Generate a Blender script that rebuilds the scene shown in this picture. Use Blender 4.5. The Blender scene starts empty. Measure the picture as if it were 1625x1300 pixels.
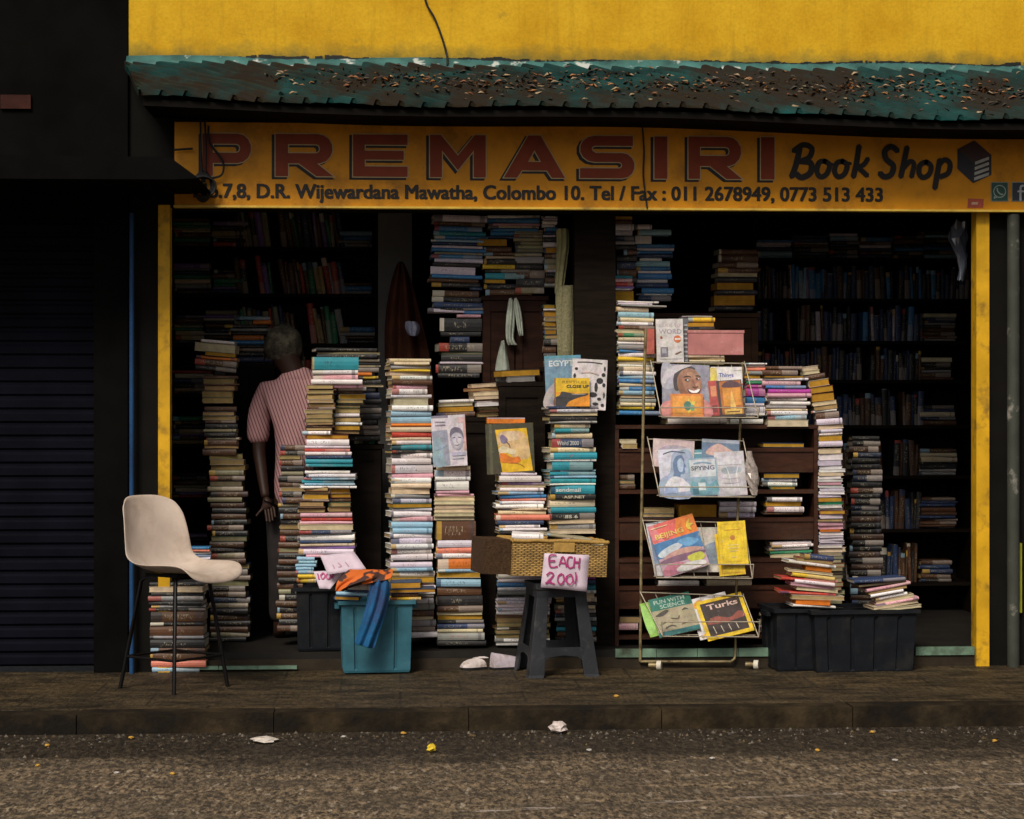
import bpy, math, random
from mathutils import Vector, Matrix

rad = math.radians
SC = bpy.context.scene
COL = SC.collection
random.seed(7)

# ------------------------------------------------------------------ camera
FPX, CX, CY = 3135.0, 812.5, 650.0          # focal length and centre in photo pixels (1625 wide)
YAW, DIST, EYE = rad(3.2), 11.0, 1.445
CAMP = Vector((-DIST * math.sin(YAW), -DIST * math.cos(YAW), EYE))
FWD = Vector((math.sin(YAW), math.cos(YAW), 0))
RGT = Vector((math.cos(YAW), -math.sin(YAW), 0))
cam_data = bpy.data.cameras.new('camera')
cam_data.sensor_width = 36
cam_data.lens = FPX / 1625 * 36
cam_data.clip_end = 400
cam = bpy.data.objects.new('camera', cam_data)
cam.location = CAMP
cam.rotation_euler = (rad(90), 0, -YAW)
COL.objects.link(cam)
SC.camera = cam

# ------------------------------------------------------------------ sky, sun, exposure
SUN_EL, SUN_AZ = rad(44), rad(-24)
world = bpy.data.worlds.new("World")
SC.world = world
world.use_nodes = True
wn = world.node_tree
sky = wn.nodes.new('ShaderNodeTexSky')
sky.sky_type = 'NISHITA'
sky.sun_disc = False
sky.sun_elevation = SUN_EL
sky.sun_rotation = math.pi - SUN_AZ
sky.dust_density = 6.0
sky.air_density = 1.0
sky.ozone_density = 1.0
hs = wn.nodes.new('ShaderNodeHueSaturation')
hs.inputs['Saturation'].default_value = 0.22
wn.links.new(sky.outputs[0], hs.inputs['Color'])
wn.links.new(hs.outputs[0], wn.nodes['Background'].inputs['Color'])
wn.nodes['Background'].inputs['Strength'].default_value = 0.066
sun_data = bpy.data.lights.new('sun', 'SUN')
sun_data.energy = 2.5
sun_data.angle = rad(18)
sun_data.color = (1.0, 0.91, 0.78)
sun = bpy.data.objects.new('sun', sun_data)
sdir = Vector((math.cos(SUN_EL) * math.sin(SUN_AZ), -math.cos(SUN_EL) * math.cos(SUN_AZ), math.sin(SUN_EL)))
sun.rotation_euler = sdir.to_track_quat('Z', 'Y').to_euler()
sun.location = (3, -8, 9)
COL.objects.link(sun)
SC.view_settings.view_transform = 'Standard'
SC.view_settings.look = 'None'
SC.view_settings.gamma = 1
SC.view_settings.exposure = 0.12
SC.cycles.max_bounces = 6


# ------------------------------------------------------------------ helpers
def P(px, py, Y=0.0):
    d = FWD + RGT * ((px - CX) / FPX) + Vector((0, 0, (CY - py) / FPX))
    t = (Y - CAMP.y) / d.y
    return CAMP + d * t


def G(px, py, z=0.0):
    d = FWD + RGT * ((px - CX) / FPX) + Vector((0, 0, (CY - py) / FPX))
    t = (z - CAMP.z) / d.z
    return CAMP + d * t


def S(px, Y):                                # pixels per metre there
    p = P(px, 650, Y)
    return FPX / ((p - CAMP).dot(FWD))


class MB:
    """collects faces of one mesh, with a flat colour and a UV per face corner"""
    def __init__(s):
        s.v, s.f, s.m, s.c, s.uv, s.sm = [], [], [], [], [], []

    def face(s, pts, mat=0, col=(1, 1, 1), uv=None, smooth=False):
        b = len(s.v)
        s.v.extend([tuple(p) for p in pts])
        s.f.append(tuple(range(b, b + len(pts))))
        s.m.append(mat); s.c.append(col); s.sm.append(smooth)
        s.uv.append(uv or [(-1.0, 0.0)] * len(pts))

    def grid(s, rows, mat=0, col=(1, 1, 1), uvf=None, smooth=True, closed=False):
        b = len(s.v)
        n = len(rows[0])
        for r in rows:
            s.v.extend([tuple(p) for p in r])
        for i in range(len(rows) - 1):
            for j in range(n if closed else n - 1):
                j2 = (j + 1) % n
                s.f.append((b + i * n + j, b + i * n + j2, b + (i + 1) * n + j2, b + (i + 1) * n + j))
                s.m.append(mat); s.c.append(col); s.sm.append(smooth)
                if uvf:
                    s.uv.append([uvf(i, j), uvf(i, j + 1), uvf(i + 1, j + 1), uvf(i + 1, j)])
                else:
                    s.uv.append([(-1.0, 0.0)] * 4)

    def box(s, x0, x1, y0, y1, z0, z1, mat=0, col=(1, 1, 1), M=None):
        p = [Vector((x, y, z)) for z in (z0, z1) for y in (y0, y1) for x in (x0, x1)]
        if M:
            p = [M @ q for q in p]
        for a in ((0, 1, 5, 4), (1, 3, 7, 5), (3, 2, 6, 7), (2, 0, 4, 6), (4, 5, 7, 6), (0, 2, 3, 1)):
            s.face([p[i] for i in a], mat, col)

    def tube(s, pts, r, n=8, mat=0, col=(1, 1, 1), cap=True, r2=None):
        pts = [Vector(p) for p in pts]
        rows = []
        up = Vector((0.13, 0.31, 0.94)).normalized()
        for i, p in enumerate(pts):
            t = (pts[min(i + 1, len(pts) - 1)] - pts[max(i - 1, 0)]).normalized()
            a = t.cross(up)
            if a.length < 1e-3:
                a = t.cross(Vector((1, 0, 0)))
            a.normalize()
            b = t.cross(a).normalized()
            rr = r if r2 is None else r + (r2 - r) * i / max(1, len(pts) - 1)
            rows.append([p + a * rr * math.cos(2 * math.pi * k / n) + b * rr * math.sin(2 * math.pi * k / n) for k in range(n)])
        s.grid(rows, mat, col, closed=True)
        if cap:
            s.face(rows[0], mat, col); s.face(rows[-1][::-1], mat, col)

    def prism(s, poly, y0, y1, mat=0, col=(1, 1, 1), M=None):
        """poly: list of (x,z), counter-clockwise seen from -Y"""
        a = [Vector((x, y0, z)) for x, z in poly]
        b = [Vector((x, y1, z)) for x, z in poly]
        if M:
            a = [M @ q for q in a]; b = [M @ q for q in b]
        s.face(a, mat, col); s.face(b[::-1], mat, col)
        n = len(poly)
        for i in range(n):
            j = (i + 1) % n
            s.face([a[j], a[i], b[i], b[j]], mat, col)

    def add_mesh(s, me, M, mat=0, col=(1, 1, 1)):
        b = len(s.v)
        s.v.extend([tuple(M @ v.co) for v in me.vertices])
        for p in me.polygons:
            s.f.append(tuple(b + i for i in p.vertices))
            s.m.append(mat); s.c.append(col); s.sm.append(False)
            s.uv.append([(-1.0, 0.0)] * len(p.vertices))

    def build(s, name, mats, parent=None, loc=None, rot=None, bevel=0, sub=0, weld=False):
        me = bpy.data.meshes.new(name)
        me.from_pydata(s.v, [], s.f)
        for m in (mats if isinstance(mats, (list, tuple)) else [mats]):
            me.materials.append(m)
        me.polygons.foreach_set('material_index', s.m)
        me.polygons.foreach_set('use_smooth', s.sm)
        at = me.attributes.new('col', 'FLOAT_COLOR', 'FACE')
        at.data.foreach_set('color', [x for c in s.c for x in (c[0], c[1], c[2], 1.0)])
        ul = me.uv_layers.new(name='UVMap')
        ul.data.foreach_set('uv', [x for f in s.uv for p in f for x in p])
        if weld:
            import bmesh
            bm = bmesh.new(); bm.from_mesh(me)
            bmesh.ops.remove_doubles(bm, verts=bm.verts, dist=0.0004)
            bmesh.ops.recalc_face_normals(bm, faces=bm.faces)
            bm.to_mesh(me); bm.free()
        o = bpy.data.objects.new(name, me)
        COL.objects.link(o)
        if parent is not None:
            o.parent = parent
        if loc is not None:
            o.location = loc
        if rot is not None:
            o.rotation_euler = rot
        if bevel:
            b = o.modifiers.new('bevel', 'BEVEL'); b.width = bevel; b.segments = 2; b.limit_method = 'ANGLE'
        if sub:
            b = o.modifiers.new('sub', 'SUBSURF'); b.levels = sub; b.render_levels = sub
        return o


def tag(o, label, cat, group=None, kind=None):
    o['label'] = label
    o['category'] = cat
    if group:
        o['group'] = group
    if kind:
        o['kind'] = kind
    return o


def empty(name, loc=(0, 0, 0), rot=(0, 0, 0)):
    o = bpy.data.objects.new(name, None)
    o.empty_display_size = 0.1
    COL.objects.link(o)
    o.location = loc
    o.rotation_euler = rot
    return o


def structure(o):
    o['kind'] = 'structure'
    return o


def curve_mesh(loops, offset=0.0, extrude=0.0):
    """flat polygons with holes: loops of (x,z) -> mesh in the XY plane"""
    cu = bpy.data.curves.new('outline', 'CURVE')
    cu.dimensions = '2D'
    cu.fill_mode = 'BOTH' if extrude else 'FRONT'
    cu.offset = offset
    cu.extrude = extrude
    for lp in loops:
        sp = cu.splines.new('POLY')
        sp.points.add(len(lp) - 1)
        for q, (x, y) in zip(sp.points, lp):
            q.co = (x, y, 0, 1)
        sp.use_cyclic_u = True
    ob = bpy.data.objects.new('outline', cu)
    COL.objects.link(ob)
    dg = bpy.context.evaluated_depsgraph_get()
    me = bpy.data.meshes.new_from_object(ob.evaluated_get(dg))
    bpy.data.objects.remove(ob)
    return me


def text_mesh(s, size=1.0, bold=0.0, shear=0.0, spacing=1.0):
    cu = bpy.data.curves.new('words', 'FONT')
    cu.body = s
    cu.size = size
    cu.offset = bold
    cu.shear = shear
    cu.space_character = spacing
    cu.resolution_u = 3
    ob = bpy.data.objects.new('words', cu)
    COL.objects.link(ob)
    dg = bpy.context.evaluated_depsgraph_get()
    me = bpy.data.meshes.new_from_object(ob.evaluated_get(dg))
    bpy.data.objects.remove(ob)
    xs = [v.co.x for v in me.vertices]; ys = [v.co.y for v in me.vertices]
    return me, (min(xs), max(xs), min(ys), max(ys))


def XZ(x, y, z, sx=1.0, sz=1.0):
    """matrix that stands a flat XY mesh up in XZ facing -Y"""
    return Matrix(((sx, 0, 0, x), (0, 0, -1, y), (0, sz, 0, z), (0, 0, 0, 1)))


def smooth_closed(pts, n=4):
    """Catmull-Rom through closed points"""
    out = []
    m = len(pts)
    for i in range(m):
        p0, p1, p2, p3 = (Vector(pts[(i + k - 1) % m]) for k in range(4))
        for k in range(n):
            t = k / n
            out.append(tuple(0.5 * (2 * p1 + (p2 - p0) * t + (2 * p0 - 5 * p1 + 4 * p2 - p3) * t * t + (3 * p1 - p0 - 3 * p2 + p3) * t ** 3)))
    return out


def smooth_open(pts, n=4):
    pts = [Vector(p) for p in pts]
    out = []
    for i in range(len(pts) - 1):
        p0 = pts[max(i - 1, 0)]; p1 = pts[i]; p2 = pts[i + 1]; p3 = pts[min(i + 2, len(pts) - 1)]
        for k in range(n):
            t = k / n
            out.append(0.5 * (2 * p1 + (p2 - p0) * t + (2 * p0 - 5 * p1 + 4 * p2 - p3) * t * t + (3 * p1 - p0 - 3 * p2 + p3) * t ** 3))
    out.append(pts[-1])
    return out


def stroke_poly(pts, w, n=4):
    """ribbon outline (2D) with round-ish ends along smoothed points"""
    q = smooth_open([Vector((p[0], p[1])) for p in pts], n)
    L, R = [], []
    for i, p in enumerate(q):
        t = (q[min(i + 1, len(q) - 1)] - q[max(i - 1, 0)])
        if t.length < 1e-9:
            t = Vector((1, 0))
        t.normalize()
        nrm = Vector((-t.y, t.x))
        L.append(p + nrm * w / 2); R.append(p - nrm * w / 2)
    t0 = (q[0] - q[1]).normalized(); t1 = (q[-1] - q[-2]).normalized()
    return L, R, q[0] + t0 * w * .4, q[-1] + t1 * w * .4


def add_stroke(mb, pts, w, y, mat=0, col=(0, 0, 0), n=4, M=None):
    L, R, a, b = stroke_poly(pts, w, n)
    f = (lambda p: M @ Vector((p.x, y, p.y))) if M else (lambda p: Vector((p.x, y, p.y)))
    mb.face([f(a), f(R[0]), f(L[0])], mat, col)
    for i in range(len(L) - 1):
        mb.face([f(L[i]), f(R[i]), f(R[i + 1]), f(L[i + 1])], mat, col)
    mb.face([f(b), f(L[-1]), f(R[-1])], mat, col)


# ------------------------------------------------------------------ materials
def nodes_of(name):
    m = bpy.data.materials.new(name)
    m.use_nodes = True
    nt = m.node_tree
    return m, nt, nt.nodes['Principled BSDF']


def N(nt, t, **kw):
    n = nt.nodes.new('ShaderNode' + t)
    for k, v in kw.items():
        if k in n.inputs:
            n.inputs[k].default_value = v
        else:
            setattr(n, k, v)
    return n


def mixc(nt, fac, a, b, mode='MIX'):
    n = nt.nodes.new('ShaderNodeMix')
    n.data_type = 'RGBA'
    n.blend_type = mode
    for sock, val in ((n.inputs[0], fac), (n.inputs[6], a), (n.inputs[7], b)):
        if isinstance(val, (int, float)):
            sock.default_value = val
        elif isinstance(val, (tuple, list)):
            sock.default_value = (val[0], val[1], val[2], 1)
        else:
            nt.links.new(val, sock)
    return n.outputs[2]


def mth(nt, op, a, b=None, c=None, clamp=False):
    n = nt.nodes.new('ShaderNodeMath')
    n.operation = op
    n.use_clamp = clamp
    for i, v in enumerate((a, b, c)):
        if v is None:
            continue
        if isinstance(v, (int, float)):
            n.inputs[i].default_value = v
        else:
            nt.links.new(v, n.inputs[i])
    return n.outputs[0]


def ramp(nt, src, stops):
    n = nt.nodes.new('ShaderNodeValToRGB')
    e = n.color_ramp.elements
    while len(e) < len(stops):
        e.new(0.5)
    for el, (p, c) in zip(e, stops):
        el.position = p
        el.color = (c, c, c, 1) if isinstance(c, (int, float)) else (c[0], c[1], c[2], 1)
    nt.links.new(src, n.inputs[0])
    return n.outputs[0]


def noise(nt, scale, detail=4, rough=0.55, vec=None, sx=None):
    n = N(nt, 'TexNoise', Scale=scale, Detail=detail, Roughness=rough)
    if vec is None:
        tc = N(nt, 'TexCoord'); vec = tc.outputs['Object']
    if sx:
        mp = N(nt, 'Mapping'); mp.inputs['Scale'].default_value = sx
        nt.links.new(vec, mp.inputs[0]); vec = mp.outputs[0]
    nt.links.new(vec, n.inputs['Vector'])
    return n.outputs['Fac']


def simple(name, col, rough=0.6, var=0.35, scale=9, metal=0.0, bump=0.0, bscale=60, spec=0.22, sx=None, dirt=None, dscale=4, dlo=.5, dhi=.68):
    m, nt, b = nodes_of(name)
    f = noise(nt, scale, 5, .6, sx=sx)
    f = ramp(nt, f, [(0.3, 0.0), (0.72, 1.0)])
    lo = tuple(c * (1 - var) for c in col); hi = tuple(min(1, c * (1 + var * .6)) for c in col)
    out = mixc(nt, f, lo, hi)
    if dirt:
        d = ramp(nt, noise(nt, dscale, 6, .65), [(dlo, 0.0), (dhi, 1.0)])
        out = mixc(nt, d, out, dirt)
    nt.links.new(out, b.inputs['Base Color'])
    b.inputs['Roughness'].default_value = rough
    b.inputs['Metallic'].default_value = metal
    b.inputs['Specular IOR Level'].default_value = spec
    if bump:
        bp = N(nt, 'Bump', Strength=bump, Distance=0.01)
        nt.links.new(noise(nt, bscale, 4), bp.inputs['Height'])
        nt.links.new(bp.outputs[0], b.inputs['Normal'])
    return m


def mat_cover():
    m, nt, b = nodes_of('book_cover')
    at = N(nt, 'Attribute', attribute_name='col')
    uv = N(nt, 'UVMap')
    sp = N(nt, 'SeparateXYZ'); nt.links.new(uv.outputs[0], sp.inputs[0])
    u, v = sp.outputs[0], sp.outputs[1]
    on = mth(nt, 'GREATER_THAN', u, -0.5)
    idn = mth(nt, 'FLOOR', u)
    fu = mth(nt, 'FRACT', u)
    wn_ = N(nt, 'TexWhiteNoise', noise_dimensions='1D'); nt.links.new(idn, wn_.inputs['W'])
    rs = N(nt, 'SeparateColor'); nt.links.new(wn_.outputs['Color'], rs.inputs[0])
    r1, r2, r3 = rs.outputs[0], rs.outputs[1], rs.outputs[2]
    lum = N(nt, 'RGBToBW'); nt.links.new(at.outputs['Color'], lum.inputs[0])
    # a coloured band at one end of some spines
    w = mth(nt, 'MULTIPLY', r1, 0.26)
    band = mth(nt, 'LESS_THAN', fu, w)
    band = mth(nt, 'MULTIPLY', band, mth(nt, 'GREATER_THAN', r2, 0.55))
    hue = ramp(nt, r3, [(0, (.35, .05, .03)), (.2, (.02, .04, .1)), (.4, (.5, .3, .05)), (.58, (.02, .02, .022)), (.75, (.25, .4, .5)), (.9, (.6, .55, .45))])
    hue.node.color_ramp.interpolation = 'CONSTANT'
    base = mixc(nt, mth(nt, 'MULTIPLY', band, 0.8), at.outputs['Color'], hue)
    e0 = mth(nt, 'MULTIPLY', mth(nt, 'GREATER_THAN', fu, .86), mth(nt, 'LESS_THAN', fu, mth(nt, 'MULTIPLY_ADD', r2, .1, .88)))
    base = mixc(nt, mth(nt, 'MULTIPLY', mth(nt, 'MULTIPLY', e0, mth(nt, 'GREATER_THAN', r1, .45)), .55), base, (.05, .045, .06))
    half = mth(nt, 'MULTIPLY', mth(nt, 'GREATER_THAN', fu, mth(nt, 'MULTIPLY_ADD', r2, .4, .35)), mth(nt, 'LESS_THAN', r3, .3))
    base = mixc(nt, mth(nt, 'MULTIPLY', half, .35), base, (.5, .42, .36))
    # printed title: broken marks along the spine
    cv = N(nt, 'CombineXYZ')
    nt.links.new(mth(nt, 'MULTIPLY', u, 34.0), cv.inputs[0])
    nt.links.new(mth(nt, 'MULTIPLY', v, 2.3), cv.inputs[1])
    ln = N(nt, 'TexNoise', Scale=1.0, Detail=2.0, Roughness=0.7); nt.links.new(cv.outputs[0], ln.inputs['Vector'])
    let = mth(nt, 'GREATER_THAN', ln.outputs['Fac'], 0.56)
    a0 = mth(nt, 'GREATER_THAN', fu, mth(nt, 'MULTIPLY_ADD', r3, 0.25, 0.1))
    a1 = mth(nt, 'LESS_THAN', fu, mth(nt, 'MULTIPLY_ADD', r1, 0.35, 0.5))
    vv = mth(nt, 'LESS_THAN', mth(nt, 'ABSOLUTE', mth(nt, 'SUBTRACT', v, 0.5)), mth(nt, 'MULTIPLY_ADD', r2, 0.18, 0.12))
    let = mth(nt, 'MULTIPLY', mth(nt, 'MULTIPLY', let, vv), mth(nt, 'MULTIPLY', a0, a1))
    inkd = mixc(nt, mth(nt, 'GREATER_THAN', r3, 0.6), (0.04, 0.04, 0.06), (0.35, 0.06, 0.04))
    ink = mixc(nt, mth(nt, 'GREATER_THAN', lum.outputs[0], 0.2), (0.42, 0.36, 0.25), inkd)
    base = mixc(nt, mth(nt, 'MULTIPLY', mth(nt, 'MULTIPLY', let, on), 0.6), mixc(nt, on, at.outputs['Color'], base), ink)
    gm = N(nt, 'NewGeometry')
    d = ramp(nt, noise(nt, 14, 5, .65, vec=gm.outputs['Position']), [(0.30, 0.8), (0.58, 1.0)])
    base = mixc(nt, 1.0, base, d, 'MULTIPLY')
    sc = ramp(nt, noise(nt, 55, 3, .7, vec=gm.outputs['Position']), [(0.62, 0.0), (0.72, 0.35)])
    base = mixc(nt, sc, base, (0.33, 0.28, 0.2))
    nt.links.new(base, b.inputs['Base Color'])
    b.inputs['Roughness'].default_value = 0.5
    b.inputs['Specular IOR Level'].default_value = 0.35
    return m


def mat_pages():
    m, nt, b = nodes_of('book_pages')
    at = N(nt, 'Attribute', attribute_name='col')
    gm = N(nt, 'NewGeometry')
    f = noise(nt, 1.0, 3, .7, vec=gm.outputs['Position'], sx=(6, 6, 900))
    f = ramp(nt, f, [(0.35, 0.6), (0.62, 1.0)])
    c = mixc(nt, 1.0, at.outputs['Color'], f, 'MULTIPLY')
    d = ramp(nt, noise(nt, 20, 4, .6, vec=gm.outputs['Position']), [(0.4, 0.75), (0.65, 1.0)])
    c = mixc(nt, 1.0, c, d, 'MULTIPLY')
    nt.links.new(c, b.inputs['Base Color'])
    b.inputs['Roughness'].default_value = 0.9
    b.inputs['Specular IOR Level'].default_value = 0.1
    return m


def mat_print(name='printed_cover', rough=0.4, mott=0.25, scale=90, photo=0.0):
    m, nt, b = nodes_of(name)
    at = N(nt, 'Attribute', attribute_name='col')
    d = ramp(nt, noise(nt, scale, 4, .7), [(0.32, 1 - mott), (0.66, 1.0)])
    c = mixc(nt, 1.0, at.outputs['Color'], d, 'MULTIPLY')
    if photo:
        k = N(nt, 'TexNoise', Scale=26.0, Detail=6.0, Roughness=0.7)
        tc = N(nt, 'TexCoord'); nt.links.new(tc.outputs['Object'], k.inputs['Vector'])
        c = mixc(nt, photo, c, k.outputs['Color'], 'SOFT_LIGHT')
        d2 = ramp(nt, noise(nt, 18, 6, .7), [(0.34, 1 - photo * .75), (0.62, 1.22)])
        c = mixc(nt, 1.0, c, d2, 'MULTIPLY')
        gm = N(nt, 'NewGeometry')
        w = ramp(nt, noise(nt, 30, 5, .75, vec=gm.outputs['Position']), [(0.62, 0.0), (0.7, .4)])
        c = mixc(nt, w, c, (.5, .46, .4))
        bp = N(nt, 'Bump', Strength=.25, Distance=.01); nt.links.new(noise(nt, 9, 3), bp.inputs['Height']); nt.links.new(bp.outputs[0], b.inputs['Normal'])
    nt.links.new(c, b.inputs['Base Color'])
    b.inputs['Roughness'].default_value = rough
    return m


COVER = mat_cover()
PAGES = mat_pages()
PRINT = mat_print(rough=.32, mott=.15, photo=.42)
PAINT = mat_print('sign_paint', 0.55, 0.3, 30)
PLASTIC_BLACK = simple('black_plastic', (0.009, 0.0105, 0.0135), 0.5, .3, 12, bump=.15, bscale=40, dirt=(0.02, 0.019, 0.018), dscale=7, spec=.15)
WOOD_DARK = simple('dark_wood', (0.010, 0.0065, 0.0045), 0.6, .5, 5, bump=.2, sx=(1, 1, 6), spec=.06)
WOOD_BROWN = simple('brown_wood', (0.045, 0.015, 0.007), 0.5, .4, 6, bump=.15, sx=(1, 1, 8), dirt=(0.05, 0.025, 0.015))
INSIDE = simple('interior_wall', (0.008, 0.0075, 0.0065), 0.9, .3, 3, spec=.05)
YELLOW_POST = simple('yellow_post_paint', (0.62, 0.34, 0.012), 0.5, .3, 5, dirt=(0.16, 0.09, 0.02), dscale=7, dlo=.52, dhi=.72)
BLACK_RUBBER = simple('black_cable', (0.015, 0.015, 0.015), 0.5, .2)
# ================================================================== SETTING
RZ = -0.095                                  # road level below the pavement
# ---- ground materials
def mat_road():
    m, nt, b = nodes_of('road_asphalt')
    gm = N(nt, 'NewGeometry'); pos = gm.outputs['Position']
    f1 = ramp(nt, noise(nt, 46, 4, .75, vec=pos, sx=(1, .42, 1)), [(0.40, 0.0), (0.62, 1.0)])
    f2 = ramp(nt, noise(nt, 4.5, 6, .7, vec=pos, sx=(0.6, 1.6, 1)), [(0.42, 0.0), (0.6, 1.0)])
    c = mixc(nt, f1, (0.028, 0.020, 0.013), (0.31, 0.222, 0.135))
    sp = ramp(nt, noise(nt, 30, 3, .6, vec=pos, sx=(1, .3, 1)), [(0.60, 0.0), (0.68, 1.0)])
    c = mixc(nt, sp, c, (0.42, 0.34, 0.25))
    c = mixc(nt, mth(nt, 'MULTIPLY', f2, 0.6), c, (0.06, 0.047, 0.034))
    # damp dirty gutter along the kerb
    xyz = N(nt, 'SeparateXYZ'); nt.links.new(pos, xyz.inputs[0])
    wob = mth(nt, 'MULTIPLY_ADD', noise(nt, 2.2, 8, .75, vec=pos, sx=(.6, 1.6, 1)), 1.3, xyz.outputs[1])
    gut = ramp(nt, mth(nt, 'MULTIPLY_ADD', wob, 1.0, 2.33), [(0.5, 0.0), (0.85, 1.0)])
    wetc = mixc(nt, f1, (0.010, 0.008, 0.006), (0.062, 0.046, 0.030))
    c = mixc(nt, mth(nt, 'MULTIPLY', gut, 0.95), c, wetc)
    # worn white line
    a, q = G(640, 1293, RZ), G(1610, 1245, RZ)
    k = (q.y - a.y) / (q.x - a.x); c0 = a.y - k * a.x
    dl = mth(nt, 'ABSOLUTE', mth(nt, 'SUBTRACT', mth(nt, 'MULTIPLY_ADD', xyz.outputs[0], -k, xyz.outputs[1]), c0))
    ln = mth(nt, 'LESS_THAN', dl, 0.022)
    wear = ramp(nt, noise(nt, 16, 5, .7, vec=pos, sx=(0.35, 1.4, 1)), [(0.52, 0.0), (0.6, 0.8)])
    ln = mth(nt, 'MULTIPLY', ln, wear)
    c = mixc(nt, ln, c, (0.5, 0.42, 0.36))
    nt.links.new(c, b.inputs['Base Color'])
    r = mixc(nt, gut, (0.85, 0.85, 0.85), (0.55, 0.55, 0.55))
    nt.links.new(r, b.inputs['Roughness'])
    b.inputs['Specular IOR Level'].default_value = 0.3
    bp = N(nt, 'Bump', Strength=0.7, Distance=0.012)
    nt.links.new(f1, bp.inputs['Height']); nt.links.new(bp.outputs[0], b.inputs['Normal'])
    return m


def mat_pave():
    m, nt, b = nodes_of('paving_slabs')
    gm = N(nt, 'NewGeometry'); pos = gm.outputs['Position']
    br = N(nt, 'TexBrick', Scale=1.0)
    br.offset = 0.5
    br.inputs['Brick Width'].default_value = 0.62
    br.inputs['Row Height'].default_value = 0.42
    br.inputs['Mortar Size'].default_value = 0.007
    br.inputs['Color1'].default_value = (0.072, 0.048, 0.022, 1)
    br.inputs['Color2'].default_value = (0.056, 0.039, 0.020, 1)
    br.inputs['Mortar'].default_value = (0.034, 0.024, 0.013, 1)
    nt.links.new(pos, br.inputs['Vector'])
    f = ramp(nt, noise(nt, 5, 6, .65, vec=pos, sx=(.7, 1.6, 1)), [(0.34, 0.2), (0.64, 1.35)])
    c = mixc(nt, 1.0, br.outputs['Color'], f, 'MULTIPLY')
    f2 = ramp(nt, noise(nt, 40, 4, .75, vec=pos, sx=(1, .35, 1)), [(0.36, 0.45), (0.66, 1.4)])
    c = mixc(nt, 1.0, c, f2, 'MULTIPLY')
    nt.links.new(c, b.inputs['Base Color'])
    b.inputs['Roughness'].default_value = 0.62
    b.inputs['Specular IOR Level'].default_value = 0.3
    bp = N(nt, 'Bump', Strength=0.5, Distance=0.01)
    nt.links.new(f2, bp.inputs['Height']); nt.links.new(bp.outputs[0], b.inputs['Normal'])
    return m


KY = G(1050, 1126).y                          # front edge of the kerb
mb = MB()
mb.face([(-60, -80, RZ), (60, -80, RZ), (60, 30, RZ), (-60, 30, RZ)])
structure(mb.build('road', mat_road()))
mb = MB()
mb.box(-9, 9, KY + 0.16, 0.02, -0.094, 0.0)
structure(mb.build('pavement', mat_pave()))
KERB = simple('kerb_stone', (0.042, 0.029, 0.015), 0.85, .75, 7, bump=.8, bscale=25, dirt=(0.010, 0.008, 0.006), dscale=3, dlo=.38, dhi=.6, spec=.1)
mb = MB()
jx = G(1050, 1126).x
for i in range(-9, 9):
    dz = random.uniform(-.006, .004)
    mb.box(jx + i * .93 + .002, jx + (i + 1) * .93 - .002, KY + random.uniform(-.006, .004), KY + 0.155, RZ - .02, 0.002 + dz)
structure(mb.build('kerb', KERB, bevel=0.035))

# ---- the shop building
def mat_yellow_wall():
    m, nt, b = nodes_of('yellow_render')
    gm = N(nt, 'NewGeometry'); pos = gm.outputs['Position']
    xyz = N(nt, 'SeparateXYZ'); nt.links.new(pos, xyz.inputs[0])
    f = ramp(nt, noise(nt, 2.2, 6, .6, vec=pos), [(0.35, 0.0), (0.65, 1.0)])
    c = mixc(nt, f, (0.53, 0.285, 0.006), (0.66, 0.395, 0.016))
    g = ramp(nt, noise(nt, 60, 3, .7, vec=pos), [(0.35, .86), (0.6, 1.0)])
    c = mixc(nt, 1.0, c, g, 'MULTIPLY')
    dr = ramp(nt, noise(nt, 1.0, 6, .7, vec=pos, sx=(11, 1, .8)), [(.52, 0), (.74, .5)])
    c = mixc(nt, dr, c, (.30, .16, .006))
    # mould stain creeping up from the flashing
    h = mth(nt, 'SUBTRACT', xyz.outputs[2], P(800, 98, 0).z)
    st = mth(nt, 'MULTIPLY_ADD', noise(nt, 7, 6, .7, vec=pos), 0.34, mth(nt, 'MULTIPLY', h, -1.5))
    st = ramp(nt, st, [(0.03, 0.0), (0.17, 1.0)])
    c = mixc(nt, mth(nt, 'MULTIPLY', st, 0.75), c, (0.11, 0.11, 0.03))
    sp = ramp(nt, noise(nt, 5, 6, .75, vec=pos), [(0.63, 0.0), (0.7, .55)])
    c = mixc(nt, sp, c, (0.3, 0.2, 0.02))
    nt.links.new(c, b.inputs['Base Color'])
    b.inputs['Roughness'].default_value = 0.8
    b.inputs['Specular IOR Level'].default_value = 0.2
    bp = N(nt, 'Bump', Strength=0.25, Distance=0.01)
    nt.links.new(noise(nt, 25, 5, .6, vec=pos), bp.inputs['Height']); nt.links.new(bp.outputs[0], b.inputs['Normal'])
    return m


XL = P(205, 300, 0).x
XR = 3.6
XPL0, XPL1 = P(252, 600, 0).x, P(270.5, 600, 0).x
XPR0, XPR1 = P(1547, 600, 0).x, P(1567.5, 600, 0).x
ZB = P(800, 99, -0.02).z                     # bottom of the yellow wall
shop = empty('shop_building', (0, 0.5, 0))
tag(shop, 'yellow walled shop whose open front is packed with stacked books', 'building')
def spart(mb, name, mat, **k):
    o = mb.build(name, mat, **k)
    o.parent = shop
    o.matrix_parent_inverse = Matrix.Translation((0, -0.5, 0))
    return o
mb = MB(); mb.box(XL, XR + .4, -0.02, 0.28, ZB - .02, 6.2); spart(mb, 'upper_wall', mat_yellow_wall())
mb = MB(); mb.box(XL, XR + .4, 0.0, 0.25, 2.56, ZB - .025); spart(mb, 'lintel', INSIDE)
XWL, XWR = P(258, 600, 2.2).x, P(1552, 600, 2.3).x
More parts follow.
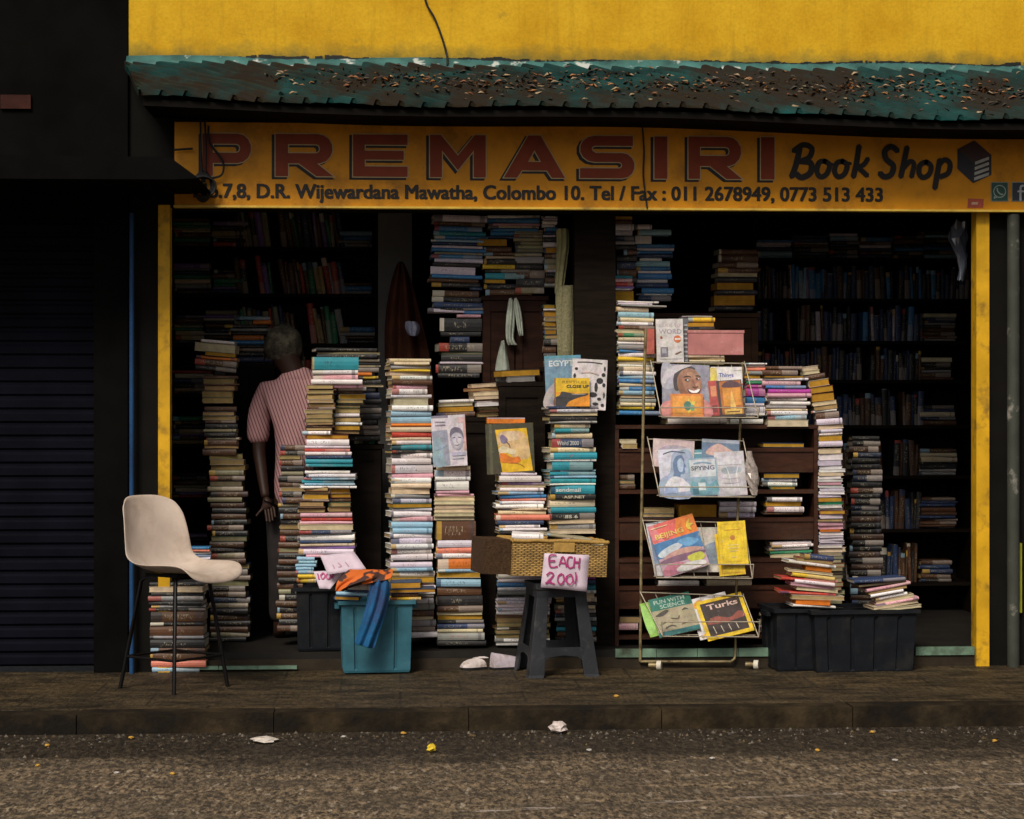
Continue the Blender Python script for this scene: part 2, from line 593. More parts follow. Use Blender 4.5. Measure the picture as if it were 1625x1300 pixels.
FLOOR = simple('shop_floor_cement', (0.012, 0.010, 0.008), 0.7, .4, 5)
mb = MB(); mb.box(XPL0 - .01, XPR1 + .01, 0.02, .27, -0.05, 0.1); mb.box(XWL, XWR, .2705, 3.0, -0.05, 0.1); spart(mb, 'floor', FLOOR)
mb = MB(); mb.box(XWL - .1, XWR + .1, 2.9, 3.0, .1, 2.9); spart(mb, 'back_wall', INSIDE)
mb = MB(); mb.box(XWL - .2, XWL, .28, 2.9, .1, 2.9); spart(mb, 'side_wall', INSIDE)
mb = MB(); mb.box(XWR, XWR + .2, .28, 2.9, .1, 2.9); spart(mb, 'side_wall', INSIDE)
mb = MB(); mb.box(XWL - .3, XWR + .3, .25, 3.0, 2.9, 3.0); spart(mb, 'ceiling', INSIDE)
mb = MB(); mb.box(XPL0, XPL1, -0.03, .07, .0, 2.57); spart(mb, 'doorpost', YELLOW_POST, bevel=.006)
mb = MB(); mb.box(XPR0, XPR1, -0.03, .07, .0, 2.57); spart(mb, 'doorpost', YELLOW_POST, bevel=.006)
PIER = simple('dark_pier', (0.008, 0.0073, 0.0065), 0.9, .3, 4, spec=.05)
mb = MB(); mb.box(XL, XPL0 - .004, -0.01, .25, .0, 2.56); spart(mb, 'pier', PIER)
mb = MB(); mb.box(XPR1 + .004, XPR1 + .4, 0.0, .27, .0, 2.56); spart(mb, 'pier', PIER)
mb = MB(); mb.box(P(912, 500, 0.22).x, P(977, 500, 0.22).x, 0.22, .5, .1, 2.56); spart(mb, 'pillar', simple('pillar_wood', (0.012, 0.008, 0.0055), 0.7, .5, 5, sx=(1, 1, 9), spec=.06))
mb = MB(); mb.box(P(600, 500, 1.3).x, P(654, 500, 1.3).x, 1.3, 1.45, .1, 2.9); spart(mb, 'inner_pillar', simple('grey_column', (0.16, 0.155, 0.15), 0.8, .2, 4))
# green tiled threshold
TILE = simple('green_tile', (0.17, 0.27, 0.19), 0.35, .4, 8, dirt=(0.05, 0.06, 0.04), dscale=5)
for a, b_, ya, yb_, za, zb_ in ((976, 1236, -.012, .016, .062, .108), (1452, 1546, -.012, .016, .062, .108), (285, 472, -.03, .016, .012, .03)):
    x0, x1 = P(a, 1045, 0).x, P(b_, 1045, 0).x
    n = max(1, int((x1 - x0) / .2))
    mb = MB()
    for i in range(n):
        mb.box(x0 + (x1 - x0) * i / n + .0015, x0 + (x1 - x0) * (i + 1) / n - .0015, ya, yb_, za, zb_)
    spart(mb, 'threshold', TILE, bevel=.003)
mb = MB(); mb.box(XPL1, XPR0, 0.0, .018, 0.0, 0.0605); spart(mb, 'step', simple('step_cement', (0.03, 0.021, 0.012), .8, .5, 8))

# flashing between wall and awning
FLASH = simple('painted_flashing', (0.05, 0.15, 0.14), 0.55, .6, 5, dirt=(0.42, 0.45, 0.42), dscale=8, dlo=.58, dhi=.64)
BITUMEN = simple('bitumen_drips', (0.015, 0.018, 0.016), 0.5, .3)
mb = MB()
ns = 140
rows = [[], [], []]
for i in range(ns + 1):
    x = XL - .01 + (XR + .4 - XL + .01) * i / ns
    w = .012 * math.sin(i * .21) + random.uniform(-.004, .004)
    rows[0].append((x, -0.025, ZB + .012 + w * .5))
    rows[1].append((x, -0.05, ZB - .02 + w * .4))
    rows[2].append((x, -0.105, ZB - .062 + w))
mb.grid(rows)
fl = spart(mb, 'flashing', FLASH); fl.modifiers.new('thick', 'SOLIDIFY').thickness = .004
mb = MB()
x = XL + .6
hh = .01
while x < XR + .3:
    w = random.uniform(.006, .03)
    hh = max(.002, min(.02, hh + random.uniform(-.005, .005)))
    lo = random.uniform(.0, .008) if random.random() < .75 else random.uniform(.012, .035)
    if random.random() < .93:
        mb.box(x, x + w, -0.030 - random.uniform(0, .004), -0.0205, ZB + .004 - lo, ZB + .008 + hh)
    x += w
spart(mb, 'bitumen_seal', BITUMEN)

# ---- awning
TEAL_SHEET = simple('teal_roof_sheet', (0.007, 0.044, 0.041), 0.5, .8, 4, bump=.1, spec=.06, dirt=(0.018, 0.013, 0.008), dscale=2.2, dlo=.40, dhi=.56, sx=(.6, 2, 2))
awn = empty('awning', (0.6, -.3, 3.1))
tag(awn, 'faded teal corrugated awning strewn with dead leaves above the shop sign', 'awning')
AY0, AZ0 = -0.10, P(900, 112, -.10).z
AY1 = -0.52
_fl, _fr = P(420, 160, AY1), P(1400, 184, AY1)
def awz(x, t):                                # height along the slope
    zf = _fl.z + (_fr.z - _fl.z) * (x - _fl.x) / (_fr.x - _fl.x) + .012 * math.sin(x * 2.1)
    return AZ0 + (zf - AZ0) * t
SKEW = .95
mb = MB()
pitch = .125
xs = []
x = XL - .15 - SKEW
while x < XR + .5:
    xs += [x, x + .012, x + .03, x + .042, x + .072]
    x += pitch
hs_ = {0: 0, 1: .03, 2: .03, 3: 0, 4: .002}
rows = []
for r in range(9):
    t = r / 8
    row = []
    for i, xx in enumerate(xs):
        X = min(max(xx + SKEW * t, XL - .01 + .13 * t), XR + .4)
        row.append((X, AY0 + (AY1 - AY0) * t, awz(X, t) + hs_[i % 5] + random.uniform(-.003, .003) + .006 * math.sin(X * 7 + r)))
    rows.append(row)
mb.grid(rows, smooth=False)
def apart(mb, name, mat, par, **k):
    o = mb.build(name, mat, **k); o.parent = par
    o.matrix_parent_inverse = Matrix.Translation(-Vector(par.location)); return o
ao = apart(mb, 'sheet', TEAL_SHEET, awn); ao.modifiers.new('thick', 'SOLIDIFY').thickness = .003
mb = MB()
n = 40
for i in range(n):
    xa = XL + .14 + (XR + .2 - XL) * i / n; xb = XL + .14 + (XR + .2 - XL) * (i + 1) / n
    za, zb = awz(xa, 1) - .012, awz(xb, 1) - .012
    mb.face([(xa, AY1 + .03, za), (xb, AY1 + .03, zb), (xb, AY1 + .03, zb - .035), (xa, AY1 + .03, za - .035)])
    mb.face([(xa, AY1 + .03, za - .035), (xb, AY1 + .03, zb - .035), (xb, -.01, zb - .03), (xa, -.01, za - .03)])
apart(mb, 'soffit', simple('black_soffit', (0.008, 0.007, 0.006), .9, .4, 6, spec=.03), awn)
mb = MB()
LEAFC = [(0.26, 0.09, 0.025), (0.10, 0.045, 0.018), (0.06, 0.03, 0.014), (0.03, 0.02, 0.012), (0.38, 0.16, 0.04), (0.035, 0.03, 0.02), (0.05, 0.03, 0.02), (.4, .28, .15)]
for i in range(1900):
    x = random.uniform(XL + .75, XR + .2)
    t = min(.98, max(.03, random.gauss(.45, .15)))
    if random.random() < .12:
        t = random.uniform(.05, .95)
    if x < XL + 1.6 and random.random() > (x - XL - .6):
        continue
    c = Vector((x, AY0 + (AY1 - AY0) * t, awz(x, t) + random.uniform(.012, .035)))
    s = random.uniform(.008, .03)
    a = random.uniform(0, 6.28)
    d = Vector((math.cos(a), math.sin(a) * .8, math.sin(a) * -.35 + random.uniform(-.5, .5))).normalized()
    e = d.cross(Vector((random.uniform(-.4, .4), -.5, .8)).normalized()).normalized()
    k = random.choice(LEAFC)
    up = e.cross(d) * s * .35
    mb.face([c - d * s, c - d * s * .2 - e * s * .42 + up, c + d * s, c], 0, k)
    mb.face([c - d * s, c, c + d * s, c - d * s * .2 + e * s * .42 + up], 0, k)
tag(mb.build('fallen_leaves', mat_print('dry_leaf', .7, .5, 60)), 'brown and orange dead leaves drifted along the teal awning', 'leaves', kind='stuff')

# ---- shop sign
SY = -0.09
zt, zb = P(950, 199, SY).z, P(950, 329.5, SY).z
xs0 = P(277, 260, SY).x
SIGNP = simple('yellow_sign_panel', (0.60, 0.243, 0.005), 0.5, .22, 5, dirt=(0.24, 0.10, 0.008), dscale=4, dlo=.5, dhi=.75)
sign = empty('shop_sign', (xs0, SY, zb))
tag(sign, 'long yellow shop sign with dark red capitals and black phone numbers', 'sign')
mb = MB(); mb.box(xs0, XR + .3, SY, SY + .05, zb, zt); apart(mb, 'panel', SIGNP, sign)
mb = MB(); mb.box(xs0 - .004, XR + .3, SY - .012, SY + .05, zb - .012, zb - .0005); apart(mb, 'bottom_rail', simple('yellow_rail', (0.75, 0.5, 0.08), .45, .3, 8, dirt=(.3, .2, .05)), sign)

def sx_(px, py=250):
    return P(px, py, SY).x
def sz_(px, py):
    return P(px, py, SY).z

T_ = .235                                      # stroke share of the letter height
def arc(cx, cz, rx, rz, a0, a1, n=7):
    return [(cx + rx * math.cos(rad(a0 + (a1 - a0) * i / n)), cz + rz * math.sin(rad(a0 + (a1 - a0) * i / n))) for i in range(n + 1)]
# letters in a unit box 1 x 1; w = stroke in x, h = stroke in z
def letter(ch):
    w, h = .22, .25
    if ch == 'P':
        return [[(0, 0), (w, 0), (w, .30), (.72, .30)] + arc(.72, .65, .28, .35, -90, 90) + [(0, 1)],
                [(w, .30 + h), (w, 1 - h), (.70, 1 - h)] + arc(.70, .65, .07, .10, 90, -90, 4)]
    if ch == 'R':
        return [[(0, 0), (w, 0), (w, .30), (.40, .30), (.70, 0), (1, 0), (.72, .30)] + arc(.72, .65, .26, .35, -80, 90) + [(0, 1)],
                [(w, .30 + h), (w, 1 - h), (.70, 1 - h)] + arc(.70, .65, .06, .10, 90, -90, 4)]
    if ch == 'E':
        return [[(0, 0), (1, 0), (1, h), (w, h), (w, .40), (.93, .40), (.93, .62), (w, .62), (w, 1 - h), (1, 1 - h), (1, 1), (0, 1)]]
    if ch == 'M':
        return [[(0, 0), (w, 0), (w, .62), (.5, .16), (1 - w, .62), (1 - w, 0), (1, 0), (1, 1), (.80, 1), (.5, .52), (.2, 1), (0, 1)]]
    if ch == 'A':
        return [[(0, 0), (.22, 0), (.30, .17), (.70, .17), (.78, 0), (1, 0), (.60, 1), (.40, 1)], [(.40, .38), (.5, .64), (.60, .38)]]
    if ch == 'I':
        return [[(0, 0), (1, 0), (1, 1), (0, 1)]]
    if ch == 'S':
        return [[(0, 0), (.78, 0)] + arc(.78, .30, .22, .30, -90, 90) + [(.28, .60)] + arc(.28, .69, .06, .07, 270, 90, 4) + [(.97, .76), (.97, 1), (.26, 1)]
                + arc(.26, .69, .26, .31, 90, 270) + [(.72, .38)] + arc(.72, .31, .05, .07, 90, -90, 4) + [(0, .24)]]
CAPS = [('P', 321, 399), ('R', 437, 530), ('E', 560, 647), ('M', 682, 771), ('A', 799, 897), ('S', 920, 1007), ('I', 1038, 1059), ('R', 1092, 1178), ('I', 1207, 1229)]
RED = simple('dark_red_letter', (0.20, 0.030, 0.006), 0.5, .2, 9)
CREAMINK = simple('cream_outline', (0.42, 0.32, 0.17), 0.5, .2, 20)
BLACKINK = simple('black_sign_ink', (0.018, 0.016, 0.014), 0.5, .2, 20)
m1, m2, m3 = MB(), MB(), MB()
for ch, a, b_ in CAPS:
    xa, xb = sx_(a), sx_(b_)
    zz0, zz1 = sz_((a + b_) / 2, 279.5 + (a - 321) * .0065), sz_((a + b_) / 2, 212 + (a - 321) * .0065)
    loops = [[(xa + (xb - xa) * u, zz0 + (zz1 - zz0) * v) for u, v in lp] for lp in letter(ch)]
    for mbx, off, dy, dx, dz in ((m1, -.001, .0060, 0, 0), (m2, .0045, .0040, 0, 0), (m3, .006, .0020, -.014, -.010)):
        me = curve_mesh(loops, off)
        mbx.add_mesh(me, XZ(dx, SY - dy, dz))
apart(m1, 'red_lettering', RED, sign)
apart(m2, 'letter_outline', CREAMINK, sign)
apart(m3, 'letter_shadow', BLACKINK, sign)
ADDR = 'No.7,8, D.R. Wijewardana Mawatha, Colombo 10. Tel / Fax : 011 2678949, 0773 513 433'.split()
_, bb = text_mesh(' '.join(ADDR))
xa, xb = sx_(308), sx_(1400)
k = (xb - xa) / (bb[1] - bb[0])
base = sz_(850, 316.5)
capk = (sz_(850, 294) - base) / .72
for n_, seg in enumerate(ADDR):
    me, b1 = text_mesh(seg)
    _, b2 = text_mesh(' '.join(ADDR[:n_ + 1]))
    ox = b2[1] - b1[1] - bb[0]
    mb = MB()
    for i, (dx, dz) in enumerate(((-.036, -.02), (-.018, .015), (0, -.02), (.018, .015), (.036, -.02), (0, .02), (-.036, .015), (.036, .015))):
        mb.add_mesh(me, XZ(xa + (ox + dx) * k, SY - .003 - .0003 * i, base + dz * capk, k, capk))
    apart(mb, 'address_lettering', BLACKINK, sign)
# brush script
mb = MB()
STR = [([(1269, 236), (1263, 262), (1256, 281)], 9.5), ([(1259, 240), (1275, 230), (1288, 236), (1284, 250), (1268, 257)], 9), ([(1268, 256), (1286, 259), (1286, 274), (1272, 282), (1263, 276)], 10),
       ([(1310, 256), (1300, 258), (1296, 272), (1302, 281), (1312, 276), (1316, 262), (1308, 256)], 8.5), ([(1312, 258), (1322, 262)], 5),
       ([(1338, 256), (1328, 259), (1324, 272), (1330, 281), (1340, 276), (1344, 262), (1336, 256)], 8.5), ([(1340, 258), (1350, 260)], 5),
       ([(1363, 232), (1359, 258), (1354, 281)], 9), ([(1377, 252), (1370, 262), (1358, 266)], 8), ([(1360, 264), (1368, 272), (1376, 279)], 8.5),
       ([(1424, 240), (1414, 233), (1404, 240), (1406, 253), (1417, 263), (1414, 277), (1403, 281), (1396, 275)], 9.5),
       ([(1439, 234), (1434, 258), (1429, 281)], 9), ([(1433, 268), (1443, 257), (1450, 261), (1446, 281)], 8),
       ([(1470, 257), (1460, 262), (1458, 275), (1464, 282), (1474, 277), (1477, 264), (1469, 257)], 8.5),
       ([(1491, 254), (1487, 276), (1483, 299)], 9), ([(1488, 264), (1498, 254), (1507, 260), (1504, 275), (1491, 281)], 8.5)]
for i, (pts, w) in enumerate(STR):
    w /= 285
    add_stroke(mb, [(sx_(p[0], p[1]), sz_(p[0], p[1])) for p in pts], w, SY - .003 - .0003 * i)
    if i == 9:
        apart(mb, 'script_lettering', BLACKINK, sign); mb = MB()
apart(mb, 'script_lettering', BLACKINK, sign)
# stacked book emblem and two square icons
mb = MB()
def spoly(mb, pts, d, col):
    mb.face([(sx_(x, y), SY - d, sz_(x, y)) for x, y in pts], 0, col)
spoly(mb, [(1519, 237), (1519, 268), (1544, 291), (1544, 258)], .003, (.01, .01, .02))
spoly(mb, [(1519, 237), (1544, 258), (1573, 246), (1546, 223)], .0032, (.04, .012, .01))
spoly(mb, [(1544, 258), (1544, 291), (1573, 278), (1573, 246)], .0034, (.02, .018, .02))
for i in range(4):
    y = 257 + i * 8.3
    spoly(mb, [(1547 - i * .5, y), (1569, y - 8), (1569, y - 3.4), (1547 - i * .5, y + 5)], .0045, (.45, .45, .42))
apart(mb, 'emblem', PAINT, sign)
mb = MB()
def square_icon(a, b_, y0, y1, fill):
    spoly(mb, [(a, y1), (b_, y1), (b_, y0), (a, y0)], .003, (.25, .27, .2))
    spoly(mb, [(a + 1.2, y1 - 1.2), (b_ - 1.2, y1 - 1.2), (b_ - 1.2, y0 + 1.2), (a + 1.2, y0 + 1.2)], .0042, fill)
square_icon(1572, 1600, 289, 320, (.008, .06, .045))
square_icon(1605, 1633, 289, 320, (.012, .02, .03))
ring = [(1586 + 9.5 * math.cos(a / 16 * 6.283), 304 + 9.5 * math.sin(a / 16 * 6.283)) for a in range(17)]
add_stroke(mb, [(sx_(*p), sz_(*p)) for p in ring], .0055, SY - .0050, 0, (.3, .36, .3), n=1)
add_stroke(mb, [(sx_(*p), sz_(*p)) for p in [(1582, 299), (1583, 304), (1587, 308), (1591, 309)]], .008, SY - .0053, 0, (.3, .36, .3))
add_stroke(mb, [(sx_(*p), sz_(*p)) for p in [(1579, 311), (1577, 315), (1582, 313)]], .005, SY - .0056, 0, (.3, .36, .3))
add_stroke(mb, [(sx_(*p), sz_(*p)) for p in [(1624, 295), (1620, 296), (1619, 302), (1619, 318)]], .012, SY - .0050, 0, (.4, .4, .42))
add_stroke(mb, [(sx_(*p), sz_(*p)) for p in [(1615, 304), (1624, 304)]], .010, SY - .0053, 0, (.4, .4, .42))
apart(mb, 'icon', PAINT, sign)
mb = MB()
spoly(mb, [(1535, 330), (1560, 330), (1561, 316), (1536, 315)], .0025, (.33, .05, .02))
spoly(mb, [(1541, 325), (1551, 325), (1552, 321), (1542, 321)], .0032, (.5, .3, .2))
apart(mb, 'sticker', PAINT, sign)

# ---- cables
def cable(pts, Y, r, label, name='cable', extra=()):
    mb = MB()
    for q in [pts] + list(extra):
        mb.tube(smooth_open([P(p[0], p[1], (p[2] if len(p) > 2 else Y)) for p in q], 5), r, 6)
    return tag(mb.build(name, BLACK_RUBBER), label, 'cable')
cable([(670, -30), (676, 4), (690, 30), (702, 62), (709, 88), (710, 104, -.09)], -.045, .006, 'thin black cable hanging down the yellow wall onto the awning')
cable([(1019, 196), (1022, 240), (1021, 280), (1027, 331)], -.105, .005, 'black wire running down across the yellow sign between two red letters')
coil = [[(322 + (17 + k) * math.cos(t / 9 * 6.283) * .95, 296 + (21 - k) * math.sin(t / 9 * 6.283), -.13 - k * .006) for t in range(10)] for k in (0, 3, 5, -3)]
cable([(331, 200), (332, 225), (350, 250), (355, 265), (350, 279), (330, 283), (318, 282)], -.125, .006, 'tangled black cable coil hanging over the first letter of the sign', 'cable_coil',
      coil + [[(318, 190), (319, 240), (321, 290)], [(325, 190), (327, 250), (324, 290)], [(276, 238), (290, 237), (306, 236)]])

# ---- neighbouring buildings
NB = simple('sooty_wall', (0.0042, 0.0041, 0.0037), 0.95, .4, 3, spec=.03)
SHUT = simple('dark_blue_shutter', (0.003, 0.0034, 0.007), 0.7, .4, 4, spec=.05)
BLUE = simple('blue_post_paint', (0.012, 0.05, 0.135), 0.5, .3, 5)
nb = empty('neighbouring_building', (-3.3, .4, 0))
tag(nb, 'dark sooty building with a closed blue shutter beside the book shop', 'building')
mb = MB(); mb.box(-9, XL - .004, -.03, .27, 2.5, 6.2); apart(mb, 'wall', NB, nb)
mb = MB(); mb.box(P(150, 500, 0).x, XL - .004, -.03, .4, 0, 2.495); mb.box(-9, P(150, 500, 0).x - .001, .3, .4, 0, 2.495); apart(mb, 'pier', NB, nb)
mb = MB()
prof = []
z = 0.02
rows = []
while z < 2.5:
    for dy, dz in ((0, 0), (-.012, .012), (-.012, .05), (0, .062)):
        rows.append([(-6, .12 + dy, z + dz), (P(150, 500, 0.1).x, .12 + dy, z + dz)])
    z += .075
mb.grid(rows, smooth=False); apart(mb, 'shutter', SHUT, nb)
mb = MB(); mb.tube([(P(209, 600, -.07).x, -.07, 0.0), (P(209, 600, -.07).x, -.07, 2.52)], .0135, 10); apart(mb, 'post', BLUE, nb)
mb = MB()
cw = simple('black_canopy', (0.004, 0.0038, 0.0034), .9, .3, 6, spec=.03)
xa, xb = -6, P(318, 270, -.75).x
mb.prism([(xa, P(300, 246, -.75).z), (xa, P(300, 288, -.75).z), (P(276, 286, -.75).x, P(276, 286, -.75).z), (P(316, 284, -.75).x, P(316, 284, -.75).z),
          (P(300, 272, -.75).x, P(300, 272, -.75).z), (P(270, 250, -.75).x, P(270, 250, -.75).z)], -.78, -.03)
can = apart(mb, 'canopy', cw, nb)
mb = MB(); mb.box(P(0, 160, -.06).x, P(48, 160, -.06).x, -.05, -.031, P(20, 172, -.06).z, P(20, 150, -.06).z)
apart(mb, 'plaque', simple('rust_red_plaque', (.05, .014, .009), .9, .5, 9), nb)
rb = empty('neighbouring_building', (3.3, .3, 0))
tag(rb, 'dim pier with a grey drainpipe just past the yellow doorpost', 'building')
mb = MB(); mb.box(XPR1 + .405, 8, .05, .27, 0, 2.56); apart(mb, 'wall', NB, rb)
mb = MB(); mb.tube([(P(1608, 600, -.06).x, -.06, 0), (P(1608, 600, -.06).x, -.06, 2.54)], .035, 12)
apart(mb, 'drainpipe', simple('grey_green_pipe', (.045, .048, .038), .6, .3, 6, dirt=(.28, .26, .22), dscale=6, dlo=.62, dhi=.72), rb)
mb = MB(); mb.box(P(1616.5, 900, -.02).x, P(1621, 900, -.02).x, -.03, .04, .3, P(1618, 862, -.02).z); apart(mb, 'yellow_strip', simple('lime_strip', (.3, .3, .02), .5, .2), rb)

# ---- litter
def crumple(name, px, py, w, h, col, label, cat='litter', z=RZ, seed=1, grp=None, flat=.5):
    rnd = random.Random(seed)
    c = G(px, py, z)
    s = FPX / ((c - CAMP).dot(FWD))
    mb = MB()
    rows = []
    for i in range(7):
        th = math.pi * i / 6
        rows.append([(w / s / 2 * math.sin(th) * math.cos(k / 9 * 6.283) * rnd.uniform(.65, 1.15), w / s * flat * math.sin(th) * math.sin(k / 9 * 6.283) * rnd.uniform(.65, 1.15),
                      h / s / 2 * (1 - math.cos(th) * rnd.uniform(.75, 1.05))) for k in range(9)])
    mb.grid(rows, 0, col, closed=True, smooth=False)
    o = mb.build(name, PAPERY, loc=(c.x, c.y, c.z))
    return tag(o, label, cat, grp)
PAPERY = mat_print('crumpled_paper', .7, .3, 40)
crumple('paper_cup', 886, 1164, 31, 20, (.62, .52, .48), 'crumpled pinkish white cup lying in the gutter under the kerb', seed=4)
crumple('paper_scrap', 418, 1178, 46, 9, (.62, .55, .48), 'flattened white paper scrap in the gutter before the cream chair', seed=6)
crumple('yellow_leaf', 685, 1194, 19, 14, (.72, .5, .02), 'bright yellow leaf, largest leaf on the road', 'leaf', seed=9)
for i, (x, y) in enumerate([(60, 1217), (208, 1173), (274, 1230), (75, 1185), (1294, 1152), (1384, 1164), (1578, 1178), (1297, 1193), (640, 1166), (978, 1107)]):
    crumple('fallen_leaf', x, y, 9, 5, (.55, .3, .04), 'small withered yellow leaf dropped on the street by the kerb', 'leaf', seed=20 + i, grp='small leaves on the street', z=0.0 if y < 1115 else RZ)
for i, (x, y) in enumerate([(545, 1171), (185, 1228), (935, 1192), (1420, 1208), (1560, 1150), (1130, 1205)]):
    crumple('paper_fragment', x, y, 10, 4, (.5, .46, .42), 'tiny pale paper fragment in the dark gutter', 'litter', seed=40 + i, grp='paper fragments in the gutter')

mb = MB()
for i in range(900):
    x = random.uniform(-3.2, 3.2)
    y = KY - .02 - abs(random.gauss(0, .17)) if random.random() < .75 else random.uniform(KY - .9, KY)
    s = random.choice((.003, .004, .005, .006, .008, .011))
    c = random.choice(((.05, .04, .03), (.09, .07, .05), (.03, .025, .02), (.14, .11, .08), (.10, .06, .02), (.13, .10, .07)))
    q = Vector((x, y, RZ))
    a = random.uniform(0, 3.1)
    d, e = Vector((math.cos(a), math.sin(a), 0)) * s, Vector((-math.sin(a), math.cos(a), 0)) * s * random.uniform(.5, 1)
    t = Vector((0, 0, s * random.uniform(.5, 1.2)))
    for u, v in ((d, e), (e, -d), (-d, -e), (-e, d)):
        mb.face([q + u, q + v, q + t], 0, c)
tag(mb.build('gravel', PAPERY), 'loose grit and leaf crumbs washed along the gutter under the kerb', 'grit', kind='stuff')
# ================================================================== BOOKS
PAL = {  # code: (word, cover colour)
    'W': ('white', (.76, .71, .69)), 'L': ('lilac white', (.63, .56, .64)), 'C': ('cream', (.68, .55, .36)), 'T': ('tan', (.46, .32, .14)),
    'G': ('grey', (.30, .29, .28)), 'B': ('blue', (.04, .19, .42)), 'S': ('pale blue', (.28, .46, .58)), 'K': ('black', (.022, .021, .022)),
    'N': ('navy', (.025, .045, .11)), 'R': ('red', (.48, .05, .035)), 'O': ('orange', (.72, .20, .025)), 'Y': ('yellow', (.70, .45, .03)),
    'E': ('teal', (.03, .27, .33)), 'P': ('pink', (.68, .36, .42)), 'M': ('magenta', (.42, .05, .30)), 'V': ('violet', (.22, .13, .36)),
    'D': ('brown', (.10, .045, .022)), 'H': ('green', (.03, .22, .10)), 'A': ('amber', (.55, .29, .035)), 'F': ('coral', (.68, .20, .13)), 'J': ('khaki', (.33, .29, .17)),
}
import re
SPECS = []
_id = [0]


def book_geo(cv, pg, L, W, t, col, pcol, M, uid, warp, soft):
    """one book lying flat: spine along X at y=0, boards to y=W; cv takes the cover, pg the page block"""
    c = min(.0022, t * .16)
    r = min(t * .28, .005)
    bul = min(.003, t * .12)
    prof = [(W, 0), (r, 0), (r * .25, r * .4), (-bul, t * .35), (-bul, t * .65), (r * .25, t - r * .4), (r, t), (W, t), (W, t - c), (c + r * .5, t - c), (c + r * .5, c), (W, c)]
    n = 5
    f = lambda x, y, z: M @ Vector((x, y, z + warp * ((2 * x / L) ** 2) * .5 + soft * (y / W) ** 2))
    xs = [-L / 2 + L * i / (n - 1) for i in range(n)]
    rows = [[f(x, y, z) for y, z in prof] for x in xs]
    np_ = len(prof)
    for i in range(n - 1):
        for j in range(np_):
            j2 = (j + 1) % np_
            spine = 1 <= j <= 5
            uv = None
            if spine:
                u0, u1 = uid + .001 + .998 * i / (n - 1), uid + .001 + .998 * (i + 1) / (n - 1)
                v0, v1 = max(0, min(1, prof[j][1] / t)), max(0, min(1, prof[j2][1] / t))
                uv = [(u0, v0), (u0, v1), (u1, v1), (u1, v0)]
            cv.face([rows[i][j], rows[i][j2], rows[i + 1][j2], rows[i + 1][j]], 0, col, uv)
    for k, i in ((0, 0), (1, n - 1)):
        a = rows[i]
        for q in ((0, 1, 10, 11), (1, 2, 3, 10), (3, 4, 9, 10), (4, 5, 6, 9), (6, 7, 8, 9)):
            cv.face([a[m] for m in (q if k else q[::-1])], 0, col)
    g = .0025
    x0, x1 = -L / 2 + g, L / 2 - g
    y0, y1 = c + r * .5, W - g * random.uniform(.6, 1.6)
    z0, z1 = c * .98, t - c * .98
    m = 5
    rows = []
    for i in range(m):
        x = x0 + (x1 - x0) * i / (m - 1)
        rows.append([f(x, y0, z0), f(x, y1, z0), f(x, y1, (z0 + z1) / 2), f(x, y1, z1), f(x, y0, z1)])
    pg.grid(rows, 0, pcol, smooth=False, closed=True)
    pg.face(rows[0], 0, pcol); pg.face(rows[-1][::-1], 0, pcol)


def vis(c, k=.14):
    d = random.uniform(1 - k, 1 + k)
    return tuple(max(.01, min(.85, x * d * random.uniform(.95, 1.05))) for x in c)


def pagecol(aged):
    return vis((.46, .33, .15) if aged else (.60, .52, .40), .12)


DARKS = [(.02, .02, .022), (.09, .04, .02), (.03, .06, .12), (.2, .05, .03), (.3, .22, .1), (.05, .1, .06), (.45, .38, .28)]


